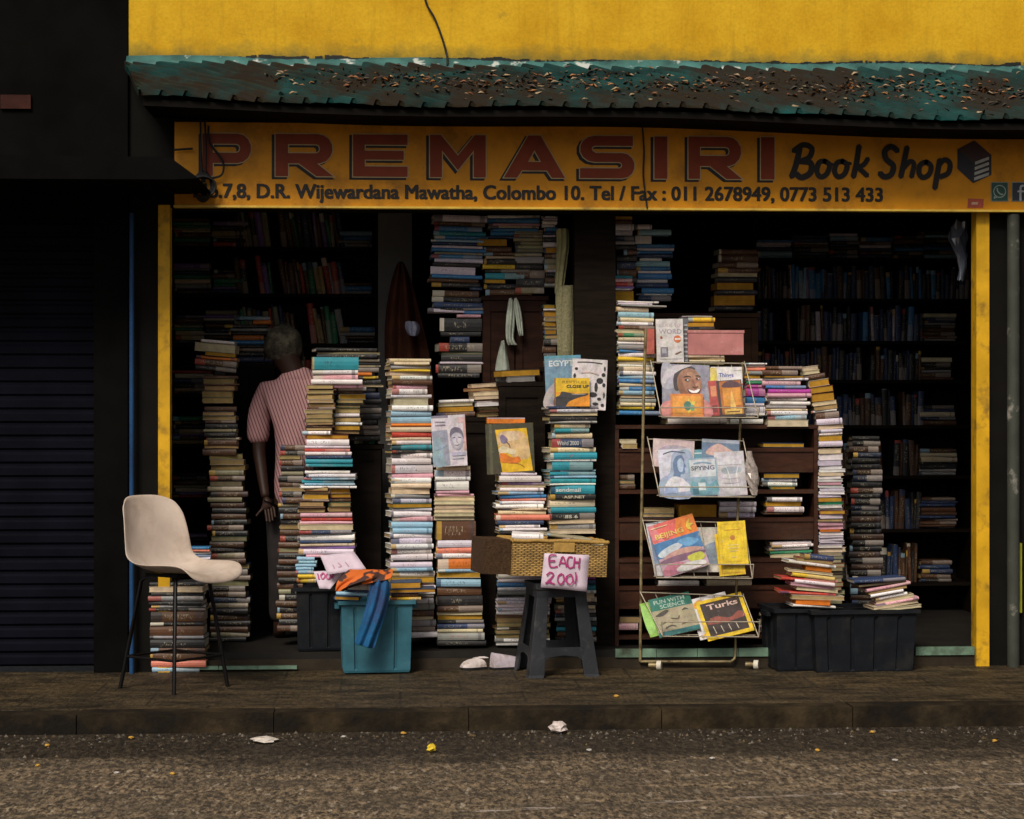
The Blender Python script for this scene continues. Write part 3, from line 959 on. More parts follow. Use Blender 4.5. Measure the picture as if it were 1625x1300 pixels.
def stack(desc, Y, y0, ext, codes, rot=0.0, kind='book', jit=1.6, tilt=0.0, group=None, face=None, dim=1.0, only_stuff=False):
    toks = codes.split()
    items = []
    for tk in toks:
        m = re.match(r'([A-Z_])([\d.]+)([sfe]?)(?::([\d.]+)-([\d.]+))?$', tk)
        items.append(m.groups())
    tot = sum(float(i[1]) for i in items)
    y = y0
    for n, (c, th, fc, xa, xb) in enumerate(items):
        th = float(th)
        if c == '_':
            y += th; continue
        fr = (y + th / 2 - y0) / tot
        if xa is None:
            j = random.uniform(-jit, jit)
            xa = ext[0] + (ext[2] - ext[0]) * fr + j + random.uniform(-jit, jit) * .5
            xb = ext[1] + (ext[3] - ext[1]) * fr + j + random.uniform(-jit, jit)
        xa, xb = float(xa), float(xb)
        yb = y + th
        y += th
        pa, pb = P(xa, yb, Y), P(xb, yb, Y)
        wpx = xb - xa
        th_r = rad(rot + random.gauss(0, 2.8))
        Lx = (pb - pa).length / max(.5, math.cos(th_r))
        t = (th * .955) / S((xa + xb) / 2, Y)
        f_ = fc or face
        if not f_:
            if c in 'TA':
                f_ = 'f' if Lx > .175 else 'e'
            elif c in 'CJ' and random.random() < .5:
                f_ = 'f' if Lx > .175 else 'e'
            else:
                f_ = 's'
        word, colr = PAL[c]
        colr = tuple(x * dim for x in vis(colr))  # dim darkens the inner stacks: shade put into the book colours
        if f_ == 's':
            L, W = Lx, Lx * random.uniform(.62, .78)
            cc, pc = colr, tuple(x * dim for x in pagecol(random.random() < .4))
            B = Matrix.Translation((0, 0, 0))
        elif f_ == 'f':
            L, W = Lx, Lx * random.uniform(.62, .75)
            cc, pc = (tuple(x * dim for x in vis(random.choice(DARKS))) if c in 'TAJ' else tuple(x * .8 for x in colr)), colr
            B = Matrix.Translation((0, W, 0)) @ Matrix.Rotation(math.pi, 4, 'Z')
        else:
            W, L = Lx, Lx * random.uniform(1.3, 1.5)
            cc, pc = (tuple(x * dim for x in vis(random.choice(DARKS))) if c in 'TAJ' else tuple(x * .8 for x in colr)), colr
            B = Matrix.Translation((-W / 2, L / 2, 0)) @ Matrix.Rotation(-math.pi / 2, 4, 'Z')
        ctr = (pa + pb) / 2
        slope = math.atan2(pb.z - pa.z, (pb - pa).length)
        Mw = Matrix.Translation((ctr.x, Y + random.uniform(-.010, .014), ctr.z)) @ Matrix.Rotation(th_r, 4, 'Z') @ Matrix.Rotation(rad(tilt) + rad(random.uniform(-.35, .35)), 4, 'Y')
        _id[0] += 1
        SPECS.append(dict(desc=desc, n=n, word=word, th=th, area=th * wpx * (1 if dim > .6 else .5), kind=kind, Mw=Mw, B=B, L=L, W=W, t=t, cc=cc, pc=pc, face=f_, uid=_id[0], group=group or 'books in the ' + desc,
                          warp=random.uniform(-.0035, .0035) if t < .02 else 0, soft=random.uniform(-.004, .002) if t < .02 else 0, so=only_stuff))


# --- stack in front of the man, on the black crate
d = 'ragged stack beside the man'
stack(d, .02, 566, (495, 570, 497, 574), 'E21:496-569 W7:496-568 P8:497-568 W8:494-575 P6:500-576', rot=3)
stack('twin pile halfway up the ragged stack', .02, 611, (489, 531, 482, 526), 'T6 D3 T5 T9 T5 T7 D4 T6 T8 T7 T4 D4 T5 W6', rot=-3, jit=2.5)
stack('pile close against the twin pile', .10, 614, (539, 578, 529, 570), 'W6:537-581 D5 A9 T6 D3 T4 T9 W6 T8 W5 A8 T5', rot=6, jit=2.5)
stack(d, .02, 690, (486, 555, 484, 558), 'A7:487-553 W10 L5 R5 W6 N5 E8 E5', rot=3)
stack('sheaf of magazines within the ragged stack', .02, 747, (485, 558, 478, 564), 'W5 L6 S4 E5 S4 W4', rot=2, kind='magazine', jit=3)
stack('lower twin pile of the ragged stack', .02, 772, (482, 520, 472, 516), 'T7 T5 A9 D3 T8 D3 T7', rot=-3, jit=3)
stack('short tan pile close to the lower twin pile', .05, 770, (524, 558, 520, 558), 'A13 A7 D7 T7 T8', rot=4, jit=2)
stack(d, .02, 814, (477, 558, 474, 562), 'P7 R6 P5 C9 N7 W10 N4 C5 V4 L9 P5:486-528', rot=2)
stack('small magazine pile over the black crate', .0, 884, (472, 503, 470, 500), 'S6 S5 S5 S5 S6', kind='magazine', jit=2)
stack('small magazine pile over the black crate', .0, 911, (472, 498, 470, 500), 'Y7 Y7', kind='magazine', jit=2)
# --- dark stack just behind it
stack('dark stack behind the ragged stack', .34, 552, (505, 604, 512, 602), 'K6 J4:503-603 K7 J5 K6 J3:540-604 K8 O6:560-590 Y5:570-600 K9 C3 K9 N10 K8 N6 K9 K10 K9 D7:540-600 K9 K9', rot=4, dim=.8, jit=4)
# --- tall white stack behind the teal crate
d = 'tall white stack behind the teal crate'
stack(d, .1, 569, (620, 684, 622, 686), 'C6:618-684 C5 G6 Y4 C6 W7 D8 P6:624-678 W9:622-678 L6 C11:624-680 W9:622-687 S9 S11 O5 C9 R8 C5 W7 E8 K5 W8 W10 L14 P8 C6', rot=10)
stack(d, .1, 758, (622, 684, 620, 690), 'W9 C8 C9 G7 L8 A7 L5 W9 P8 S10 S9 W7 L9 W8 W8 W10 K3 L9 S6 W8 A10:622-690 D4 W6:662-691 O5:664-690 W4 K6 W8 G11 D10 C5 G11 D8 W9:652-698', rot=8)
# --- stack under the portrait book
d = 'stack below the portrait book'
stack(d, .1, 740, (692, 747, 689, 742), 'C6 W10 W7 W15 P6 P4:690-752', rot=3)
stack(d, .1, 788, (689, 753, 689, 753), 'C6.3 C6.3 C6.3 C6.3 C6.3 C6.3', face='f', jit=.8)
stack(d, .1, 826, (692, 755, 695, 770), 'D31:693-755 L12 F9 W8 O17 S5 A9 _2 S12 D14 K16 D10 C4 A9 K6 N8 C6 G12 K9', rot=2)
# --- stack under the yellow picture
d = 'stack below the yellow picture book'
stack(d, .02, 750, (794, 860, 790, 870), 'L5:795-852 W10:792-859 V5 C4 W6 S5 B6 F4 W5 W7 C3 C7 F9:787-880 N7 W5:792-857 W5 K4', rot=3, jit=3.5)
stack('low stack seen between the stool legs', .12, 911, (792, 874, 786, 872), 'L8 W6 B7 W6 G6 K4 L6 L5 W6 L5 W6 D4 T8 T7 D4 T7 T7 W6 W6', jit=1.5)
stack('low stack behind the stool beside the pillar', .12, 908, (880, 945, 884, 946), 'G7 M5 N8 E9 W5 C8 C6 K4 C7 G7 K6 G6 K9 E7 D9 K8', jit=2)
# --- computer manuals
d = 'stack of computer manuals against the pillar'
stack(d, .02, 644, (872, 948, 873, 945), 'N5:870-950 L6:872-948 C4 _2 K7 G4 C8:880-937 E7:880-935 C9:876-940 N14:876-942 C8 E11 W4 E13:876-941 S3 E6 S4 E8 W3 E14:874-944 K9 C12 E9 K11 C6 G9 C7', rot=8, jit=.8)
# --- stack at the edge of the wooden bookcase
d = 'stack on the bookcase behind the wire rack post'
stack(d, .2, 478, (980, 1036, 983, 1040), 'W3:980-1046 L3 G3:985-1058 C8:978-1030 S9 C7:981-1038 W6 D6 C6:978-1022 H6:980-1022 C7:981-1022 W5 G8:981-1022 B5 W7 Y6 C5 W4 C7 W7 S6 B6 C6 B6 S7 C5 G7 C6 Y5 _2 B7:982-1056', rot=4, tilt=1)
stack('row lying flat along the bookcase top', .19, 664, (1060, 1155, 1060, 1155), 'W9', jit=1)
stack('row lying flat along the bookcase top', .19, 665, (1160, 1212, 1160, 1212), 'W8', jit=1)
stack('pile close behind the wire rack edge', .2, 576, (1184, 1215, 1184, 1214), 'W3:1180-1217 W4 F6 G6 A6:1180-1208 W4 H5 M6 M13 B11 L5 L11 W4', rot=3)
d = 'pink and white pile on the bookcase end'
stack(d, .17, 581, (1214, 1276, 1218, 1284), 'D6:1215-1273 D9:1210-1266 A4 W4:1214-1283 P8:1210-1271 B5 M7:1219-1287 P7:1217-1288 W5 _1 W6:1222-1287 G6 C3 W7:1217-1282 S7:1219-1280 C11:1218-1283', rot=3)
# --- curved column
d = 'leaning column beside the bookcase'
for tk, xa, xb, tl in [('C7', 1271, 1300, -8), ('C6', 1271, 1302, -8), ('D8', 1273, 1310, -9), ('A11', 1284, 1318, -9), ('A10', 1285, 1323, -7), ('A14', 1287, 1325, -6), ('C6', 1290, 1328, -7), ('T7', 1293, 1330, -6),
                       ('W4', 1288, 1328, -6), ('D10', 1295, 1332, -6), ('L10', 1296, 1336, -4), ('C7', 1298, 1340, -5), ('L6', 1299, 1337, -3), ('W4', 1300, 1337, -3), ('A9', 1300, 1337, -2), ('L9', 1299, 1337, -1)]:
    if 'yc' not in globals():
        yc = 581
    h = float(tk[1:])
    stack(d, .2, yc, (xa, xb, xa, xb), tk, tilt=tl, jit=.5, face='e' if tk[0] in 'CTA' else None)
    yc += h
d = 'white booklet column beside the bookcase'
stack(d, .2, 712, (1299, 1337, 1300, 1340), 'C8 W10 L9 W5 W5 C6 W5 W5 P4 W5 L5 W5 L5 A8 H4 W5 W4 A6 L7 T5 P6 P6 O4:1302-1334 W5 L4 L4 L4 L4 W4 C7:1298-1343 J6 J6 J6 J6 J6 J6 J6 J6 J7 J6 J7 J7 J8 J8 J9 J9 J9 J9 J9 J9 J9', kind='booklet', jit=2, face='e', tilt=-1)
# --- in the openings of the wooden bookcase
d = 'open bookcase shelf'
stack('top opening of the bookcase', .22, 703, (1212, 1276, 1212, 1276), 'A7', rot=0)
stack('top opening of the bookcase', .2, 697, (985, 1010, 985, 1010), 'C7 T8')
stack('second opening of the bookcase', .22, 751, (1210, 1266, 1212, 1268), 'A8 W6 W7 A5:1222-1262')
stack('second opening of the bookcase', .22, 752, (983, 1006, 983, 1010), 'D10 T6 D9', dim=.8)
stack('third opening of the bookcase', .22, 789, (1219, 1274, 1214, 1275), 'W7 A8 W9 D4')
stack('third opening beside the rack', .24, 796, (1142, 1200, 1142, 1200), 'L8 L9 L9', jit=1)
stack('third opening beside the rack', .24, 800, (1078, 1136, 1078, 1136), 'A21', rot=6)
stack('third opening beside the rack', .24, 806, (1022, 1070, 1022, 1070), 'T9 T6', rot=-8)
stack('fourth opening of the bookcase', .22, 859, (1222, 1284, 1220, 1286), 'W5 W5 G5 H5 C7', tilt=-2, jit=4)
stack('lower opening of the bookcase', .22, 921, (1045, 1110, 1045, 1110), 'W9')
stack('lower opening of the bookcase', .22, 919, (1120, 1194, 1120, 1194), 'C11')
stack('bottom opening of the bookcase', .22, 972, (1208, 1232, 1206, 1230), 'C6 W6 C6 W6 P8', jit=3)
stack('bottom opening of the bookcase', .22, 978, (982, 1020, 982, 1012), 'T11 P11')
# --- black crate piles
d = 'sagging pile on the ribbed black crate'
for tk, y, xa, xb, tl in [('N8', 881, 1275, 1322, 6), ('T6', 887, 1266, 1322, 7), ('W5', 893, 1250, 1326, 7), ('O8', 899, 1279, 1322, 7), ('C4', 907, 1250, 1322, 6), ('Y6', 912, 1256, 1323, 7), ('R5', 918, 1240, 1330, 4), ('W6', 922, 1262, 1324, 6),
                          ('P5', 928, 1256, 1324, 6), ('C7', 932, 1264, 1330, 5), ('R4', 940, 1238, 1326, 3), ('T7', 945, 1256, 1340, 2), ('O8', 952, 1262, 1318, 2), ('W4', 960, 1258, 1325, 3)]:
    stack(d, -.22, y, (xa, xb, xa, xb), tk, tilt=tl, jit=1, kind='magazine', face='f' if tk[0] in 'TOPC' else None)
d = 'slanting pile on the ribbed black crate'
for tk, y, xa, xb, tl in [('N6', 918, 1356, 1438, -3), ('J4', 925, 1362, 1440, -5), ('P5', 929, 1376, 1447, -10), ('T5', 934, 1377, 1440, -10), ('W5', 939, 1382, 1434, -10), ('W5', 944, 1390, 1440, -11),
                          ('C5', 949, 1392, 1452, -11), ('P5', 953, 1390, 1458, -10), ('C5', 957, 1386, 1460, -8), ('C5', 962, 1396, 1462, -5)]:
    stack(d, -.22, y, (xa, xb, xa, xb), tk, tilt=tl, jit=1, kind='magazine', face='f' if tk[0] in 'TJC' else None)
# --- teal crate
stack('heap in the teal crate', -.22, 912, (552, 590, 552, 590), 'Y9:551-590 A5 W10:543-588 N4 S6:533-583 A6:530-570', tilt=2, rot=-6)
stack('heap at the teal crate corner', -.12, 924, (618, 690, 618, 690), 'A10:619-668 A6 D8:621-664 Y5:619-668', tilt=-1)
# --- under the chair
stack('dark stack standing under the chair', -.04, 924, (238, 324, 236, 324), 'K7 C9:236-322 K6 G8 K7 G4 K5 D17 K6 D16 G5 K14 D7 D13 F11 S8:241-316', jit=3)
stack('little colourful pile behind the chair seat', .12, 868, (298, 333, 298, 333), 'B4 F4 W4 B5 L4 B5', jit=1)
# --- leaning tan stack on the dark side
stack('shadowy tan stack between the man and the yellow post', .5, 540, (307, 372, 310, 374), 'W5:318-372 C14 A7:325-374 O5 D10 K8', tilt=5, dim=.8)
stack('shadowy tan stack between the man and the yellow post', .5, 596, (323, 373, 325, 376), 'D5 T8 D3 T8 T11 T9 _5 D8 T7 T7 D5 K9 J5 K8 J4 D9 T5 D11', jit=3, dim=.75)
stack('shadowy tan stack between the man and the yellow post', .5, 720, (331, 384, 334, 390), 'T9 T9 T8 J9 D8 J9 J8 D9 J8 D9 K9 D9 K9', jit=3, dim=.6)  # covers darker further down, the shade put into their colour
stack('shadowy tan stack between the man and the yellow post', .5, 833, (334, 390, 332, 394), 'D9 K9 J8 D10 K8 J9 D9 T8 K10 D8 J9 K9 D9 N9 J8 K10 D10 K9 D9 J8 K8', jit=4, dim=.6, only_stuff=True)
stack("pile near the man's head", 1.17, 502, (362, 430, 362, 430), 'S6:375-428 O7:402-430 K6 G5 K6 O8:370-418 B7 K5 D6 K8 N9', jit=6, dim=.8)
# --- pile behind the picture book
stack('short pile behind the yellow picture book', .3, 608, (745, 812, 765, 816), 'C6:748-806 T6 C7 C6 D3 W8 T5 D4 T8', tilt=-3, rot=10, face='f')
stack('two books atop the dark box', .32, 586, (797, 860, 797, 860), 'A11 G9:805-850', tilt=-3, rot=14, face='f')
stack('brown pile behind the portrait book', .28, 634, (697, 752, 690, 752), 'W5 C5 A10:695-752 D8', tilt=-2)
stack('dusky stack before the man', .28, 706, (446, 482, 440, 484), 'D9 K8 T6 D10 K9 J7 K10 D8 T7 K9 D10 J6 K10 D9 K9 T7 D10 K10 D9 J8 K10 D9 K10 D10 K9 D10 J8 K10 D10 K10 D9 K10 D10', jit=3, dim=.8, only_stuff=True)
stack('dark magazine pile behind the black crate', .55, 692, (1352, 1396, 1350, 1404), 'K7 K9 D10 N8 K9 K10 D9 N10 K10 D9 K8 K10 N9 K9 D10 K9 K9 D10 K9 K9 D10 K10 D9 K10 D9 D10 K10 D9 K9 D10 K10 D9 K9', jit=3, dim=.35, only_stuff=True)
# --- hanging high stacks; extra blue and lilac covers stand in for cool light
d = 'high pile under the shop sign'
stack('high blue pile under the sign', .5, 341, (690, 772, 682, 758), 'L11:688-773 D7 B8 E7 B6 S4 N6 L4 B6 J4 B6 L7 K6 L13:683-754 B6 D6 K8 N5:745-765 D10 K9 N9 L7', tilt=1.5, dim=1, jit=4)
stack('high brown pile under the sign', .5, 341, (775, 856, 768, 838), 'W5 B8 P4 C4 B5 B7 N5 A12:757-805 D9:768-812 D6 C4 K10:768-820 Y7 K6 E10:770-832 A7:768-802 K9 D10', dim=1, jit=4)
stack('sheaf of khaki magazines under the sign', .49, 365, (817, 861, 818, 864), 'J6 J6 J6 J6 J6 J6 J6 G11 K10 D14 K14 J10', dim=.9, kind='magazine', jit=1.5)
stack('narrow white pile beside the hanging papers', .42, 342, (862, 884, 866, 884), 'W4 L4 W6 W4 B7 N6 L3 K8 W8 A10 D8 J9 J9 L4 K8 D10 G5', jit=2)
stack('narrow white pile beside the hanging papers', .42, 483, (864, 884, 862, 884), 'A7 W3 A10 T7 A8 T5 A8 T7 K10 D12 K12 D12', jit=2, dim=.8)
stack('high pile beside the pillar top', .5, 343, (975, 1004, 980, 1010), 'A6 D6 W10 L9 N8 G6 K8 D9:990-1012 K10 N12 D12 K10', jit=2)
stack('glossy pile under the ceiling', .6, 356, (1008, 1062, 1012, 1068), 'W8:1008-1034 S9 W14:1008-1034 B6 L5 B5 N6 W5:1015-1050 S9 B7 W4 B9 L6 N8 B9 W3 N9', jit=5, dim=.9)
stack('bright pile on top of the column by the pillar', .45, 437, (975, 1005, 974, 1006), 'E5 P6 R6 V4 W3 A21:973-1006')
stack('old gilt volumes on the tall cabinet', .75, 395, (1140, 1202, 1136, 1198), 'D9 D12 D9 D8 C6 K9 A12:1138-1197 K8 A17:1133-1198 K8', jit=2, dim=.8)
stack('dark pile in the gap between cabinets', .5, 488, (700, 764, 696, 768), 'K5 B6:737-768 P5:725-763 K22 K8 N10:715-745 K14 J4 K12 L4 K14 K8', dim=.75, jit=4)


# --- pick the 300 that show largest as things, the rest becomes one mass
bk = sorted([s for s in SPECS if s['kind'] == 'book' and not s['so']], key=lambda s: -s['area'])
NDISP = 27                                     # cover-out books built further below
for i, s in enumerate(bk):
    s['so'] = s['so'] or i >= 300 - NDISP
ORD = ['topmost', 'second', 'third', 'fourth', 'fifth', 'sixth', 'seventh', 'eighth', 'ninth', 'tenth', 'eleventh', 'twelfth', 'thirteenth', 'fourteenth', 'fifteenth', 'sixteenth', 'seventeenth', 'eighteenth', 'nineteenth', 'twentieth']
TENS = {20: 'twenty', 30: 'thirty', 40: 'forty', 50: 'fifty', 60: 'sixty'}
def ordw(n):
    if n < 20:
        return ORD[n]
    k = n + 1
    if k % 10 == 0:
        return TENS[k][:-1] + 'ieth'
    return TENS[k // 10 * 10] + '-' + (['first'] + ORD[1:])[k % 10 - 1]
bydesc = {}
for s in SPECS:
    if not s['so']:
        bydesc.setdefault(s['desc'], []).append(s)
LABELS = {}
for dsc, ss in bydesc.items():
    ss.sort(key=lambda s: -s['Mw'].translation.z)
    full = []
    for s in ss:
        th = 'thick ' if s['th'] >= 9.5 else ('thin ' if s['th'] <= 5 else '')
        full.append(th + s['word'] + ' ' + s['kind'])
    cnt = {}
    for f in full:
        cnt[f] = cnt.get(f, 0) + 1
    for i, s in enumerate(ss):
        w = s['word']
        cands = []
        if cnt[full[i]] == 1:
            cands.append('the only ' + full[i] + ' in the ' + dsc)
        up = ss[i - 1]['word'] if i else None
        dn = ss[i + 1]['word'] if i + 1 < len(ss) else None
        if up and dn:
            trip = [(ss[j - 1]['word'], ss[j]['word'], ss[j + 1]['word']) for j in range(1, len(ss) - 1)]
            if trip.count((up, w, dn)) == 1:
                cands.append(w + ' ' + s['kind'] + ' under ' + up + ' and over ' + dn + ' in the ' + dsc)
        cands.append(full[i] + ', ' + ordw(i) + (' from the top' if i else '') + ' in the ' + dsc)
        cands.append(w + ' ' + s['kind'] + ', ' + ordw(i) + (' down' if i else '') + ' in the ' + dsc)
        ok = [c for c in cands if 4 <= len(re.findall(r"[A-Za-z']+", c)) <= 16]
        lab = ok[0] if ok else cands[-1]
        base_ = lab
        if lab in LABELS:
            lab = [c for c in cands if c not in LABELS][-1]
        LABELS[lab] = 1
        if len(re.findall(r"[A-Za-z']+", lab)) > 16: print('LONG', lab)
        s['label'] = lab
mass_c, mass_p = MB(), MB()
N_BOOK = 0
for s in SPECS:
    a = (s['L'], s['W'], s['t'], s['cc'], s['pc'])
    if s['so']:
        book_geo(mass_c, mass_p, *a, s['Mw'] @ s['B'], s['uid'], s['warp'], s['soft'])
        continue
    cv, pg = MB(), MB()
    book_geo(cv, pg, *a, s['B'], s['uid'], s['warp'], s['soft'])
    o = cv.build(s['kind'], COVER)
    o.matrix_world = s['Mw']
    tag(o, s['label'], s['kind'], s['group'])
    p_ = pg.build('pages', PAGES, o)
    N_BOOK += s['kind'] == 'book'

# --- rows on the shelves at the back; dimk puts their shade into the colour
def row_upright(x0, x1, Y, zb, h, pal, lean=0.0, dens=.9, dimk=1.0):
    x = x0
    while x < x1:
        t = random.uniform(.014, .045)
        if random.random() > dens:
            x += t * 2; continue
        hh = h * random.uniform(.72, 1.0)
        W = random.uniform(.13, .17)
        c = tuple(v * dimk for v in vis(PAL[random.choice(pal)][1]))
        M = Matrix.Translation((x + t / 2, Y, zb + hh / 2)) @ Matrix.Rotation(rad(lean + random.uniform(-3, 3)), 4, 'Y') @ Matrix.Rotation(math.pi / 2, 4, 'Y') @ Matrix.Translation((0, 0, -t / 2))
        _id[0] += 1
        book_geo(mass_c, mass_p, hh, W, t * .96, c, pagecol(True), M, _id[0], 0, 0)
        x += t
def row_flat(x0, x1, Y, zb, h, pal, dimk=1.0):
    x = x0
    while x < x1 - .12:
        L = random.uniform(.18, .25)
        z = zb
        top = zb + h * random.uniform(.6, .98)
        while z < top - .04:
            t = random.uniform(.012, .036)
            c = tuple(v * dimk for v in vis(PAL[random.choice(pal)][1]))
            M = Matrix.Translation((x + L / 2 + random.uniform(-.01, .01), Y + random.uniform(-.01, .015), z)) @ Matrix.Rotation(rad(random.uniform(-4, 4)), 4, 'Z')
            _id[0] += 1
            book_geo(mass_c, mass_p, L, L * .7, t * .96, c, pagecol(True), M, _id[0], 0, 0)
            z += t
        x += L + .015
# ================================================================== FURNITURE
def bookcase(name, label, px0, px1, Y, depth, zbase, ztop, boards, fronts=(), mat=WOOD_DARK, th=.022, back=True, top=True):
    """open wooden bookcase; boards / fronts given in world z"""
    x0, x1 = P(px0, 600, Y).x, P(px1, 600, Y).x
    e = empty(name, ((x0 + x1) / 2, Y + depth / 2, zbase))
    tag(e, label, 'bookcase')
    def bp(mb, nm, m=mat):
        o = mb.build(nm, m, bevel=.002); o.parent = e
        o.matrix_parent_inverse = Matrix.Translation(-Vector(e.location)); return o
    for a in (x0, x1 - th):
        mb = MB(); mb.box(a, a + th, Y, Y + depth, zbase, ztop - th); bp(mb, 'side_panel')
    mb = MB(); mb.box(x0, x1, Y - .006, Y + depth, ztop - th + .0005, ztop); bp(mb, 'top_board')
    for z in boards:
        mb = MB(); mb.box(x0 + th + .001, x1 - th - .001, Y + .003, Y + depth - .012, z - th, z); bp(mb, 'shelf')
    for za, zb_ in fronts:
        mb = MB(); mb.box(x0 + th + .001, x1 - th - .001, Y + .012, Y + .028, za, zb_); bp(mb, 'front_panel')
    if back:
        mb = MB(); mb.box(x0 + th + .001, x1 - th - .001, Y + depth - .011, Y + depth - .001, zbase, ztop - th - .001); bp(mb, 'back_panel')
    return e, x0, x1


Z = lambda py, Y, px=900: P(px, py, Y).z
# brown wooden bookcase with front panels
YB = .2
bz = [711, 752, 777.5, 818, 857, 888, 930, 968, 1008]
bookcase('bookcase', 'low brown wooden bookcase of shallow shelves behind the wire rack', 976, 1298, YB, .34, .1, Z(674.5, YB, 1140),
         [Z(v, YB, 1140) for v in (711, 777.5, 822, 886, 930, 1008)],
         [(Z(b, YB, 1140), Z(a, YB, 1140)) for a, b in ((716, 750), (824, 857), (892, 918), (936, 966))], WOOD_BROWN)
# dark shelving along the back wall
e, xa, xb = bookcase('bookcase', 'tall dark bookcase on the back wall behind the man and tan stack', 268, 600, 1.75, .35, .1, 2.8, [Z(v, 1.75, 400) for v in (392, 466, 545, 625, 705, 790, 880)])
dk = ['K', 'D', 'N', 'J', 'H', 'G', 'V', 'T', 'D', 'K', 'R']
xm = P(372, 500, 1.75).x
for zi, (v, h) in enumerate(((392, .27), (466, .25), (545, .26), (625, .26), (705, .26), (790, .26), (880, .26))):
    zb_ = Z(v, 1.75, 400) + .001
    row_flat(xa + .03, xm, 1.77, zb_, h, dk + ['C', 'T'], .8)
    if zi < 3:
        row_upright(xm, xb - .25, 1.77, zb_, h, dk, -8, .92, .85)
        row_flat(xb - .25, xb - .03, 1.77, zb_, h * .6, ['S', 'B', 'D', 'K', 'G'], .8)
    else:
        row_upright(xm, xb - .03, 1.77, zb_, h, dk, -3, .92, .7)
e, xa, xb = bookcase('bookcase', 'wide dark bookcase with a few blue spines beside the yellow doorpost', 1195, 1545, 1.9, .35, .1, 2.8, [Z(v, 1.9, 1350) for v in (410, 474, 541, 603, 675, 755, 840, 925)])
bl = ['K', 'N', 'D', 'K', 'N', 'K', 'D', 'N']
for zi, (v, h) in enumerate(((410, .22), (474, .22), (541, .235), (603, .22), (675, .24), (755, .26), (840, .26), (925, .26))):
    zb_ = Z(v, 1.9, 1350) + .001
    if zi == 0:
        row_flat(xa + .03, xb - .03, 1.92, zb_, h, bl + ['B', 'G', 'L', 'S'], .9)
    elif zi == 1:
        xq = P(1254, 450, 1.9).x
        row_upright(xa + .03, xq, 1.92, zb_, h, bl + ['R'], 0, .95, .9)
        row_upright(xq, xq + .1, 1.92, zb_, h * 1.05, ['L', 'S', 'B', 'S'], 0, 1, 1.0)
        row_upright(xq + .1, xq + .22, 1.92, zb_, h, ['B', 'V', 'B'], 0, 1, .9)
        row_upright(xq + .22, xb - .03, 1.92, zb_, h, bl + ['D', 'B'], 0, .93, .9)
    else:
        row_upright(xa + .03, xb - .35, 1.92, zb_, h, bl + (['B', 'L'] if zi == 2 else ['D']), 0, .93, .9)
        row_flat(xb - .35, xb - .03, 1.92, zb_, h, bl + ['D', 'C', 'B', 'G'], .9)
# cabinets in the middle carrying the high piles
def cabinet(label, px0, px1, Y, depth, ztop, mat, doors=2):
    x0, x1 = P(px0, 600, Y).x, P(px1, 600, Y).x
    e = empty('cabinet', ((x0 + x1) / 2, Y + depth / 2, .1)); tag(e, label, 'cabinet')
    def bp(mb, nm, m, **k):
        o = mb.build(nm, m, **k); o.parent = e; o.matrix_parent_inverse = Matrix.Translation(-Vector(e.location)); return o
    mb = MB(); mb.box(x0, x1, Y + .02, Y + depth, .1, ztop - .025); bp(mb, 'carcass', mat)
    mb = MB(); mb.box(x0 - .01, x1 + .01, Y, Y + depth + .005, ztop - .0245, ztop); bp(mb, 'top_board', mat, bevel=.003)
    for i in range(doors):
        a, b = x0 + (x1 - x0) * i / doors + .004, x0 + (x1 - x0) * (i + 1) / doors - .004
        mb = MB(); mb.box(a, b, Y + .001, Y + .0195, .16, ztop - .03)
        for q in ((a, a + .04, .16, ztop - .03), (b - .04, b, .16, ztop - .03), (a + .041, b - .041, .16, .22), (a + .041, b - .041, ztop - .09, ztop - .03)):
            mb.box(q[0], q[1], Y - .009, Y + .0005, q[2], q[3])
        d_ = bp(mb, 'door', mat, bevel=.002)
        k = MB(); k.tube([(b - .02 if i == 0 else a + .02, Y - .009, ztop - .5), (b - .02 if i == 0 else a + .02, Y - .03, ztop - .5)], .009, 8)
        ko = k.build('knob', BLACK_RUBBER, d_)
    return e
RED_WOOD = simple('reddish_wood', (0.022, .009, .006), .6, .5, 5, sx=(1, 1, 7), spec=.06)
cabinet('dark reddish cabinet beneath the hanging pale bags', 766, 868, .48, .45, Z(470, .48), RED_WOOD)
cabinet('tall brown cabinet carrying old gilt volumes behind the wire rack', 985, 1204, .72, .4, Z(497, .72, 1150), simple('mid_wood', (0.035, .016, .008), .55, .5, 5, sx=(1, 1, 7), spec=.08), 3)
cabinet('black cabinet holding up the dark pile below the high blue pile', 690, 764, .5, .3, Z(650, .5), WOOD_DARK)
cabinet('dark cabinet under the dark stack behind the ragged stack', 506, 606, .34, .3, Z(706, .34, 550), WOOD_DARK)
cabinet("dark cabinet under the pile near the man's head", 356, 436, 1.15, .3, Z(577, 1.15, 390), WOOD_DARK)
cabinet('narrow cabinet carrying the white pile beside the pillar', 860, 910, .41, .3, Z(583, .41), WOOD_DARK, 1)
cabinet('dark box carrying two amber books', 790, 866, .3, .17, Z(606, .3), WOOD_DARK, 1)
cabinet('low dark cabinet behind the portrait book', 694, 788, .28, .18, Z(662, .28), WOOD_DARK, 1)
cabinet('short dark cabinet behind the column of computer manuals', 968, 1010, .43, .26, Z(480, .43), WOOD_DARK, 1)
# books piled unseen behind are covered by the mass
tag(mass_c.build('shelved_books', COVER), 'hundreds of dim books crowding the shelves and piles inside the shop', 'books', kind='stuff')
mo = mass_p.build('pages', PAGES, bpy.data.objects['shelved_books'])

